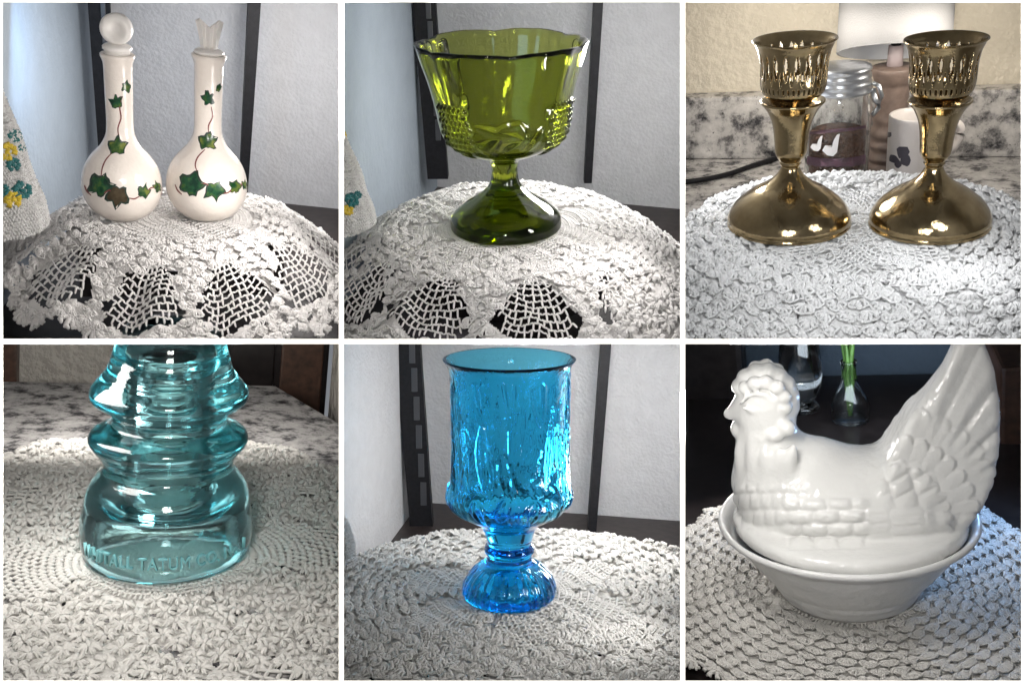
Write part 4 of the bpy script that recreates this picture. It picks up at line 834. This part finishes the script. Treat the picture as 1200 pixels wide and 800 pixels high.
v = b.clamp(np.array(v) + o) - o; top('doily', mesh('doily', v, f, cot_g), b, o, label='curled fan shaped doily corner standing beside the thin post right of the goblet', cat='doily')
afghan(b, 396, [(606, 8), (616, 13), (630, 17), (645, 19), (660, 20)], 47, b.ony(396, 660, 47)[2], 'small roll of white crochet at the far left of the turquoise goblet', [])
# goblet
loc = b.onz(597, 700, zt); loc[2] += .22; y0 = 44
rows = [(424.5, 78.3), (427, 76.6), (432, 73), (440, 70.5), (455, 69.5), (480, 69), (510, 68.6), (545, 68.4), (560, 68.6), (570, 70.5), (580, 72.4), (588, 72), (594, 69), (600, 63), (606, 53), (612, 42), (618, 34), (626, 29.5), (634, 27), (639, 26), (642, 28), (646, 29.6), (650, 28.5), (653, 26.2), (658, 27), (664, 34), (670, 42), (678, 49), (686, 53), (692, 54.4), (696, 54.2), (699, 53)]
po = prof_px(b, 597, y0, zt, rows); po = [(r, max(z, 0)) for r, z in po]; out = spline(po, 190); zr = out[0][1]; zin = b.ony(597, 606, y0)[2] - zt
inn = spline([(.001, zin), (po[13][0] * .75, zin + .25), (po[11][0] * .93, zin + 1.0)] + [(r - .24, z) for r, z in po[9:0:-1]] + [(po[0][0] - .2, zr - .03)], 80)
full = np.concatenate([inn, [(po[0][0] - .1, zr + .05)], out, [(po[-1][0] * .85, .02), (1.6, .5), (.8, 1.2), (.001, 1.35)]]); no = len(inn) + 1
zp = b.ony(597, 440, y0)[2] - zt; zq = b.ony(597, 600, y0)[2] - zt
rg = np.random.default_rng(8); LV = [(rg.uniform(-math.pi, math.pi), rg.uniform(zq + 1.2, zp - .2), rg.uniform(-.10, .10), rg.uniform(1.1, 2.6), rg.uniform(.2, .48)) for _ in range(44)]
LV += [(-math.pi / 2 + a, zq + .9 + .3 * math.sin(k * 2), .22 * math.cos(k * 1.7), .75, .42) for k, a in enumerate(np.arange(-3, 3, .42))]
def dsp(TH, RR, ZZ, II):
    outer = (II >= no) & (II < no + 189); th = (TH + math.pi) % (2 * math.pi) - math.pi; d = np.zeros_like(RR)
    for a, z, sk, ln, wd in LV:
        t = (th - a + math.pi) % (2 * math.pi) - math.pi; q = (ZZ - z) / ln; w_ = wd * np.clip(1 - q * q, 0, 1) ** .6; u = (t * 3.6 - sk * q * ln * 2.2) / (w_ + 1e-4)
        ins = (np.abs(q) < 1) & (np.abs(u) < 1.25); d = np.where(ins, np.maximum(d,   .12 * np.exp(-((np.abs(u) - .8) / .34) ** 2) + .07 * np.exp(-(u / .2) ** 2)), d)
    gr = .015 * np.sin(TH * 37 + 3 * np.sin(ZZ * 1.7) + 2 * np.sin(TH * 5)) * np.sin(ZZ * 3 + 2 * np.sin(TH * 7)) + 0.0 * np.sin(TH * 61 + ZZ * 2)
    edge = zp + .14 * np.sin(TH * 7) + .08 * np.sin(TH * 17); m = sstep(0, .25, edge - ZZ) * sstep(zq - .6, zq + .4, ZZ)
    foot = (ZZ < 1.9) & (ZZ > .12); d = (d + gr) * m + np.where(foot, .022 * np.sin(TH * 14 + 2 * np.sin(ZZ * 2)) + .03 * np.sin(TH * 29), 0)
    return np.where(outer, d, 0)
v, f = lathe(full, 320, dsp); me = mesh('goblet', v, f, blue_g); fixn(me)
top('goblet', me, b, loc, label='turquoise blue glass goblet with bark textured bowl and beaded stem', cat='goblet')
# ------------------------------------------------------------------ bay 6: milk glass hen on her dish
b = B6; zt = b.ony(993, 690, 44)[2]; y0 = 44.; sc = b.scale(993, 600, y0)
slabz(b, 'table_top', zt - .35, blackwood, y1=75 * K)
wallseg(b, 'wall', (-60, 78 * K), (60, 78 * K), wall_blue)
zs = zt - .35
o = b.onz(838, 520, zs); p = b.ony(860, 420, 70)
v, f = box((b.ony(835, 440, 72)[0], 72 * K, zs + 5.0), (6.5, 4, 24)); me = bevel(mesh('dark_chair', v, f, blackwood, False), .6); o = A(b.ony(835, 440, 72)[0], 72 * K, zs); clipmesh(me, b); fixn(me); me.transform(Matrix.Translation([-float(q) for q in o])); top('dark_chair', me, b, o, label='dark chair back rising at the far left behind the white hen', cat='chair')
v, f = box((b.ony(1186, 500, 66)[0], 66 * K, zs + 2.), (3.2, 10, 9)); me = bevel(mesh('wooden_block', v, f, brownwood, False), .3); o = A(b.ony(1186, 500, 66)[0], 66 * K, zs); clipmesh(me, b); fixn(me); me.transform(Matrix.Translation([-float(q) for q in o])); top('wooden_block', me, b, o, label='brown wooden block at the far right behind the hen tail', cat='block')
# glass bottle with stems
yb = 66.; loc = b.ony(997, 500, yb); loc[2] = zs; s = b.scale(997, 460, yb); zz = lambda py: b.ony(997, py, yb)[2] - zs
pr = spline([(22 * s, .1), (23 * s, .5), (23 * s, zz(478)), (22 * s, zz(470)), (17 * s, zz(460)), (11 * s, zz(450)), (9 * s, zz(440)), (8.8 * s, zz(428)), (10 * s, zz(426)), (10 * s, zz(423)), (9 * s, zz(422))], 60).tolist()
v, f = lathe([(.01, .05)] + pr + [(max(r - .22, .01), z) for r, z in pr[::-1]][:-2] + [(.01, .4)], 48); me = mesh('bud_bottle', v, f, clear_g); fixn(me)
t = top('bud_bottle', me, b, loc, label='small clear glass bottle holding green stems behind the hen', cat='bottle')
stem_m = simple('stem_green', (.06, .14, .025), .5, .3, 2)
g = np.random.default_rng(3); so = loc + A(0, 0, .6); v, f = [], []
for k in range(9):
    a = g.uniform(0, 6.28); e = g.uniform(.2, .85); h = zz(392) + g.uniform(-.5, 1.5)
    (v, f) = join((v, f), tube(spline([A(0 + .1 * math.cos(a), .1 * math.sin(a), .5), A(.3 * math.cos(a), .3 * math.sin(a), zz(440)), A(.42 * math.cos(a) * e, .4 * math.sin(a), zz(424)), A(1.3 * e * math.cos(a), 1.2 * e * math.sin(a), h)], 14), np.linspace(.1, .26, 14) * np.r_[np.ones(10), .9, .7, .5, .2], 6))
v = np.array(v); v = b.clamp(v + loc) - so; top('flower_stems', mesh('flower_stems', v, f, stem_m), b, so, label='bunch of green stems standing in the small glass bottle', cat='plant')
loc = b.ony(940, 480, 68); loc[2] = zs; s = b.scale(940, 450, 68); zz = lambda py: b.ony(940, py, 68)[2] - zs
pr = spline([(20 * s, .1), (21 * s, .3), (19 * s, .6), (4 * s, 1.2), (3.5 * s, zz(482)), (8 * s, zz(474)), (20 * s, zz(462)), (25 * s, zz(445)), (25 * s, zz(420)), (22 * s, zz(396)), (19 * s, zz(370))], 70).tolist(); ci = [(max(r - .16, .01), z) for r, z in pr[::-1] if z > zz(472)]
v, f = lathe([(.01, .05)] + pr + ci + [(.01, zz(471))], 48); me = mesh('wine_glass', v, f, clear_g); clipmesh(me, b, loc); fixn(me)
top('wine_glass', me, b, loc, label='tall clear stemmed glass standing left of the small bottle behind the hen', cat='glass')
# doily
C6 = b.onz(996, 684, zt); C6[2] = zt
pin6_ = pineapples(8, 4.6, 11.5, 2.0, off=-math.pi / 2); pin6 = lambda r, th: pin6_(r, th) & (np.abs(th + math.pi / 2) < .5)
def reg6(r, th):
    c = np.where(r < 4.4, 3, 1); c = np.where(pin6(r, th), 2, c); return np.where(r > 12.6 + .35 * np.cos(th * 16), 0, c)
def drape6(X, Y): return np.stack([C6[0] + X, C6[1] + Y, C6[2] - .1 + .07 * np.sin(X * .9 + 1) * np.sin(Y * .8) + .03 * np.sin(X * 2.7 + Y * 2.1) + .5 * sstep(11, 13, np.hypot(X, Y)) * (1 + np.sin(np.arctan2(Y, X) * 16)) * .5], 1)
d = Doily(b, drape6, reg6, 13.4, 16)
d.posts(3, .42, .24, .09, .4); d.net(2, .44, .50, .09, 4.4, 8.0); d.fans(1, .68, 1.08, 8, .66, .09, r0=4.4, arch=.08, jit=.02)
d.edge(60, lambda t: 12.5 + .35 * np.cos(t * 16), .8)
V, F = d.build(d.backing((1, 3), h=-.12, amp=.015, hole=lambda x, y: spots(9, 1.4, .2)(x, y) & (np.hypot(x, y) > 6)))
top('doily', mesh('doily', V - C6, F, cot_g), b, C6, label='white crocheted doily with neat shell rows under the white hen dish', cat='doily')
C6b = C6 - A(0, 0, .26); v, f = lathe([(.01, 0), (11.5, 0), (11.5, -.06), (.01, -.06)], 90); me = mesh('table_mat', v + C6b, f, cot_g); clipmesh(me, b); fixn(me); me.transform(Matrix.Translation([-float(q) for q in C6b])); top('table_mat', me, b, C6b, label='plain white round mat showing through the openwork of the doily under the hen', cat='mat')
# dish: oval bowl
OY = .93
loc = b.onz(993, 690, zt); loc[2] = zt + .06
rim = b.ony(993, 606, y0)[2] - loc[2]; RX = 154 * sc
bowl = spline([(78 * sc, .0), (82 * sc, .08), (96 * sc, rim * .26), (118 * sc, rim * .58), (137 * sc, rim * .84), (146 * sc, rim * .92), (151.5 * sc, rim * .95), (154 * sc, rim * .99), (153 * sc, rim * 1.03), (149 * sc, rim * 1.04), (145 * sc, rim * .99), (139 * sc, rim * .86), (118 * sc, rim * .55), (90 * sc, rim * .2), (70 * sc, .5)], 110).tolist()
weave = lambda TH, RR, ZZ, II: np.where((II > 6) & (II < 55), .022 * np.sin(ZZ * 9) + .012 * np.sin(TH * 90) * np.sin(ZZ * 9), 0)
v, f = lathe([(.01, .1), (70 * sc, .1)] + bowl + [(.01, .45)], 200, weave, oy=OY); me = mesh('nest_dish', v, f, dish_m); fixn(me)
top('nest_dish', me, b, loc, tilt(0, 3), label='oval white glass dish with flared rim under the hen lid', cat='dish')
# hen lid, sculpted as one body
hl = b.ony(993, 606, y0); hl[2] = loc[2] + rim - .35
P = lambda px, py: (b.ony(px, py, y0) - hl)[[0, 2]]
def V3(px, py, dy=0.): q = b.ony(px, py, (hl[1] - abs(dy) * sc) / K) - hl; return A(q[0], dy * sc, q[2])
lo, hi = A(-9.2, -7.6, -.2), A(9.6, 7.6, P(1140, 372)[1]); h = .105; N_ = np.ceil((hi - lo) / h).astype(int)
GX, GY, GZ = np.meshgrid(*[lo[k] + np.arange(N_[k]) * h for k in range(3)], indexing='ij', sparse=True)
def ell(c, rx, ry, rz, ang=0.):
    X, Y, Z = GX - c[0], GY - c[1], GZ - c[2]
    if ang: ca, sa = math.cos(R_(ang)), math.sin(R_(ang)); X, Z = X * ca + Z * sa, -X * sa + Z * ca
    k = np.sqrt((X / rx) ** 2 + (Y / ry) ** 2 + (Z / rz) ** 2); return ((k - 1) * min(rx, ry, rz)).astype(np.float32)
def cone(a, bb, ra, rb, sq=1.):
    d = bb - a; L2 = d.dot(d); t = np.clip(((GX - a[0]) * d[0] + (GY - a[1]) * d[1] + (GZ - a[2]) * d[2]) / L2, 0, 1)
    return (np.sqrt((GX - a[0] - t * d[0]) ** 2 + ((GY - a[1] - t * d[1]) / sq) ** 2 + (GZ - a[2] - t * d[2]) ** 2) - (ra + (rb - ra) * t)).astype(np.float32)
def smin(a, c, k): q = np.clip(.5 + .5 * (c - a) / k, 0, 1); return c + (a - c) * q - k * q * (1 - q)
e = lambda px, py, dy, rx, ry, rz, ang=0.: ell(V3(px, py, dy), rx * sc, ry * sc, rz * sc, ang)
F_ = e(1000, 588, 0, 124, 72, 70); F_ = smin(F_, e(925, 578, 0, 64, 60, 66), 1.2); F_ = smin(F_, e(950, 552, 0, 50, 44, 44), 1.0)
F_ = smin(F_, cone(V3(905, 552), V3(896, 488), 47 * sc, 34 * sc, .95), 1.0)
F_ = smin(F_, e(899, 468, 0, 38, 32, 38), .5)
for (x, y, r) in ((866, 450, 9), (874, 441, 11), (886, 436, 12), (900, 435, 12), (912, 441, 12), (921, 450, 12), (926, 462, 11), (926, 475, 11), (922, 488, 10)):
    F_ = smin(F_, e(x, y, 0, r, r * 1.6, r), .16)
for (x, y, dy, r) in ((872, 452, 22, 8), (883, 447, 27, 9), (896, 446, 29, 9), (909, 452, 29, 9), (917, 463, 27, 9), (918, 476, 25, 9), (913, 489, 22, 8)): F_ = smin(F_, e(x, y, -dy, r, 8, r), .13); F_ = smin(F_, e(x, y, dy, r, 8, r), .13)
F_ = smin(F_, cone(V3(880, 474), V3(855, 482), 21 * sc, 7 * sc, .9), .45)
for (x, y, dy, rx_, rz_) in ((867, 501, 4, 11, 11), (877, 508, 14, 12, 9), (891, 510, 24, 12, 9), (906, 507, 29, 12, 9), (920, 500, 29, 11, 10)):
    for sg in (-1, 1): F_ = smin(F_, e(x, y, sg * dy, rx_, 11, rz_), .13)
for (x, y, dy, a) in ((869, 538, 18, 6), (882, 543, 31, 3), (896, 545, 38, -2), (910, 545, 41, -8), (923, 541, 41, -14)):
    for sg in (-1, 1): F_ = smin(F_, e(x, y, sg * dy, 8.5, 8, 25, a), .3)
for a_ in ([(867, 469), (874, 462), (885, 459), (896, 461), (906, 469)], [(870, 475), (880, 479), (892, 480), (904, 476)]):
    for q in range(len(a_) - 1): F_ = smin(F_, cone(V3(*a_[q], -29), V3(*a_[q + 1], -29), 2.3 * sc, 2.3 * sc), .2)
TP = np.array([P(*q) for q in ((1022, 575), (1040, 520), (1062, 484), (1086, 457), (1106, 430), (1119, 404), (1128, 394), (1143, 391), (1154, 402), (1161, 420), (1167, 441), (1171, 470), (1171, 502), (1167, 532), (1159, 560), (1147, 582), (1122, 603), (1060, 612))])
X2, Z2 = GX[:, 0, 0][:, None], GZ[0, 0, :][None]; D2 = np.full((N_[0], N_[2]), 1e9); sg = np.ones_like(D2)
for i in range(len(TP)):
    a, c = TP[i], TP[i - 1]; ex, ez = c - a; wx, wz = X2 - a[0], Z2 - a[1]; t = np.clip((wx * ex + wz * ez) / (ex * ex + ez * ez), 0, 1); D2 = np.minimum(D2, (wx - ex * t) ** 2 + (wz - ez * t) ** 2)
    c1, c2, c3 = Z2 >= a[1], Z2 < c[1], ex * wz > ez * wx; sg = np.where((c1 & c2 & c3) | (~c1 & ~c2 & ~c3), -sg, sg)
D2 = (sg * np.sqrt(D2))[:, None, :]
b0 = P(1050, 590); al = np.clip(((X2 - b0[0]) * .55 + (Z2 - b0[1]) * .83) / (190 * sc), 0, 1)[:, None, :]; th_ = (44 * (1 - al) ** 1.3 + 13) * sc
q1, q2 = D2 + .45, np.abs(GY) - th_ + .45; tail = np.minimum(np.maximum(q1, q2), 0) + np.sqrt(np.maximum(q1, 0) ** 2 + np.maximum(q2, 0) ** 2) - .45
F_ = smin(F_, tail.astype(np.float32), 1.0)
F_ = smin(F_, e(1000, 610, -58, 92, 18, 30, -3), .2); F_ = smin(F_, e(1000, 610, 58, 92, 18, 30, -3), .2)
F_ = smin(F_, e(904, 622, -44, 19, 18, 15), .25); F_ = smin(F_, e(1098, 610, -42, 16, 18, 17), .25)
# lid plate with rounded lip
RXl, RYl = 137 * sc, 136 * sc * OY; k = np.sqrt((GX / RXl) ** 2 + (GY / RYl) ** 2); rad = (k - 1) * RYl; zl = P(993, 606)[1] + .18
q1, q2 = rad + .42, np.abs(GZ - zl + .22) - .12; plate = np.minimum(np.maximum(q1, q2), 0) + np.sqrt(np.maximum(q1, 0) ** 2 + np.maximum(q2, 0) ** 2) - .42
F_ = np.maximum(F_, -(GZ - .12)); F_ = smin(F_, plate.astype(np.float32), .3)
def surface_nets(f, lo, h):
    s = f < 0; nx, ny, nz = f.shape
    c = [s[i:nx - 1 + i, j:ny - 1 + j, k:nz - 1 + k] for i in (0, 1) for j in (0, 1) for k in (0, 1)]; sm = sum(q.astype(np.int8) for q in c); act = (sm > 0) & (sm < 8)
    idx = np.full(act.shape, -1, np.int64); I = np.argwhere(act); idx[act] = np.arange(len(I)); acc = np.zeros((len(I), 3)); cnt = np.zeros(len(I))
    O = [(i, j, k) for i in (0, 1) for j in (0, 1) for k in (0, 1)]
    for a in O:
        for ax in range(3):
            if a[ax]: continue
            bb = list(a); bb[ax] = 1; fa = f[tuple((I + a).T)]; fb = f[tuple((I + bb).T)]; m = (fa < 0) != (fb < 0); t = np.where(m, fa / (fa - fb + 1e-12), 0)
            p = np.tile(np.array(a, float), (len(I), 1)); p[:, ax] = t; acc += np.where(m[:, None], p, 0); cnt += m
    V = lo + (I + acc / cnt[:, None]) * h; Q = []
    for ax in range(3):
        u, w_ = (ax + 1) % 3, (ax + 2) % 3; sl0 = [slice(1, -1)] * 3; sl0[ax] = slice(0, -1); sl1 = [slice(1, -1)] * 3; sl1[ax] = slice(1, None)
        d = s[tuple(sl0)] != s[tuple(sl1)]; E = np.argwhere(d); off = np.ones(3, int); off[ax] = 0; E = E + off; pol = s[tuple(E.T)]
        def at(du, dw): g = E.copy(); g[:, u] -= du; g[:, w_] -= dw; return idx[tuple(g.T)]
        q = np.stack([at(1, 1), at(0, 1), at(0, 0), at(1, 0)], 1); q = np.where(pol[:, None], q, q[:, ::-1]); Q.append(q)
    Q = np.concatenate(Q); return V, Q[(Q >= 0).all(1)]
HV, HF = surface_nets(F_, lo, h)
me = mesh('hen_lid', HV, HF, hen_m); bm = bmesh.new(); bm.from_mesh(me)
for _ in range(2): bmesh.ops.smooth_vert(bm, verts=bm.verts, factor=.5, use_axis_x=True, use_axis_y=True, use_axis_z=True)
bm.normal_update(); bm.to_mesh(me); bm.free()
HV = np.array([v.co[:] for v in me.vertices]); NN = np.array([v.normal[:] for v in me.vertices])
# feather relief
def scales(u, v_, tip=.42):
    best = np.zeros_like(u)
    for off in (0, 1):
        row = np.floor(v_) - off; fu = (u + .5 * (row % 2)) % 1 - .5; fv = v_ - row
        reach = 1 + tip * np.sqrt(np.clip(1 - (2 * fu) ** 2 * .9, 0, 1)) - tip * .4; ins = fv < reach
        hgt = np.where(ins & (fv >= 0), (.35 + .65 * fv / reach) * sstep(0, .13, reach - fv) * (1 - .35 * (2 * fu) ** 4), 0); best = np.maximum(best, hgt * (1 if off == 0 else .999))
    return best
HVn = HV.copy(); HVn[:, 1] = -np.abs(HVn[:, 1]); cp = (HVn + hl) @ b.Rc.T; px_ = 600 + 600 * cp[:, 0] / -cp[:, 2] / TANH; py_ = 400 - 600 * cp[:, 1] / -cp[:, 2] / TANH
side = sstep(.1, .7, np.abs(NN[:, 1])); W_ = lambda x0, x1, y0_, y1, f: sstep(x0 - f, x0 + f, px_) * sstep(x1 + f, x1 - f, px_) * sstep(y0_ - f, y0_ + f, py_) * sstep(y1 + f, y1 - f, py_)
def pillow(u, v_, k=.8):
    row = np.floor(v_); fu = (u + .5 * (row % 2)) % 1 - .5; fv = v_ - row - .5
    return np.clip(1 - np.abs(2 * fu) ** 3, 0, 1) ** k * np.clip(1 - np.abs(2 * fv) ** 3, 0, 1) ** k
top_e = 578 + 10 * np.sin((px_ - 900) / 40.)
wing = W_(918, 1012, 584, 640, 7); D = wing * (.24 * pillow((px_ - 905) / 30, (py_ - 582) / 15.) + .10 * scales((px_ - 905) / 30, (py_ - 560) / 15) - .10)
w2 = W_(1012, 1084, 596, 634, 8); D += w2 * (.10 * pillow((py_ - 560 + (px_ - 1010) * .06) / 11., (px_ - 1000) / 40., .4) - .04)
chest = W_(845, 922, 566, 618, 10); D += chest * (.13 * pillow((px_ + (py_ - 590) * .12) / 12.5, (py_ - 500) / 19., 1.3) - .05)
mant = W_(845, 905, 524, 560, 12); D += 0 * mant * (.22 * scales((px_ + 4) / 20, (py_ - 514) / 46., .3) - .08)
ax_, az_ = px_ - 1040, 618 - py_; ph = np.arctan2(az_, ax_); rr = np.hypot(ax_, az_); ins = sstep(52, 90, rr) * sstep(-.3, .05, ax_ / 100 + az_ / 160 - .3) * side
lane = scales(ph * 5.2 + .35, rr / 34., .5); lane2 = np.abs(np.sin((ph * 5.2 + .35) * math.pi))
D += ins * (.24 * (lane - .4) * sstep(170, 118, rr) + .19 * (lane2 ** .6 - .5) * sstep(105, 150, rr) + .025 * np.sin(ph * 60) * sstep(115, 150, rr))
mid = W_(1030, 1105, 505, 590, 16) * side * sstep(95, 60, rr); D += mid * (.18 * pillow((py_ - 400 + (px_ - 1000) * .5) / 22., (px_ - 1000 - (py_ - 540) * .3) / 30.) - .08)
HV = HV + NN * D[:, None]; HV[:, 2] = np.maximum(HV[:, 2], .1)
me.vertices.foreach_set('co', HV.astype(np.float32).ravel()); me.update()
me.transform(Matrix.Rotation(R_(3), 4, 'Z')); me.transform(Matrix.Translation([float(q) for q in hl])); clipmesh(me, b); me.transform(Matrix.Translation([-float(q) for q in hl])); me.polygons.foreach_set('use_smooth', np.ones(len(me.polygons), bool))
top('hen_lid', me, b, hl, label='glossy white glass nesting hen lid with tall fanned tail', cat='lid')
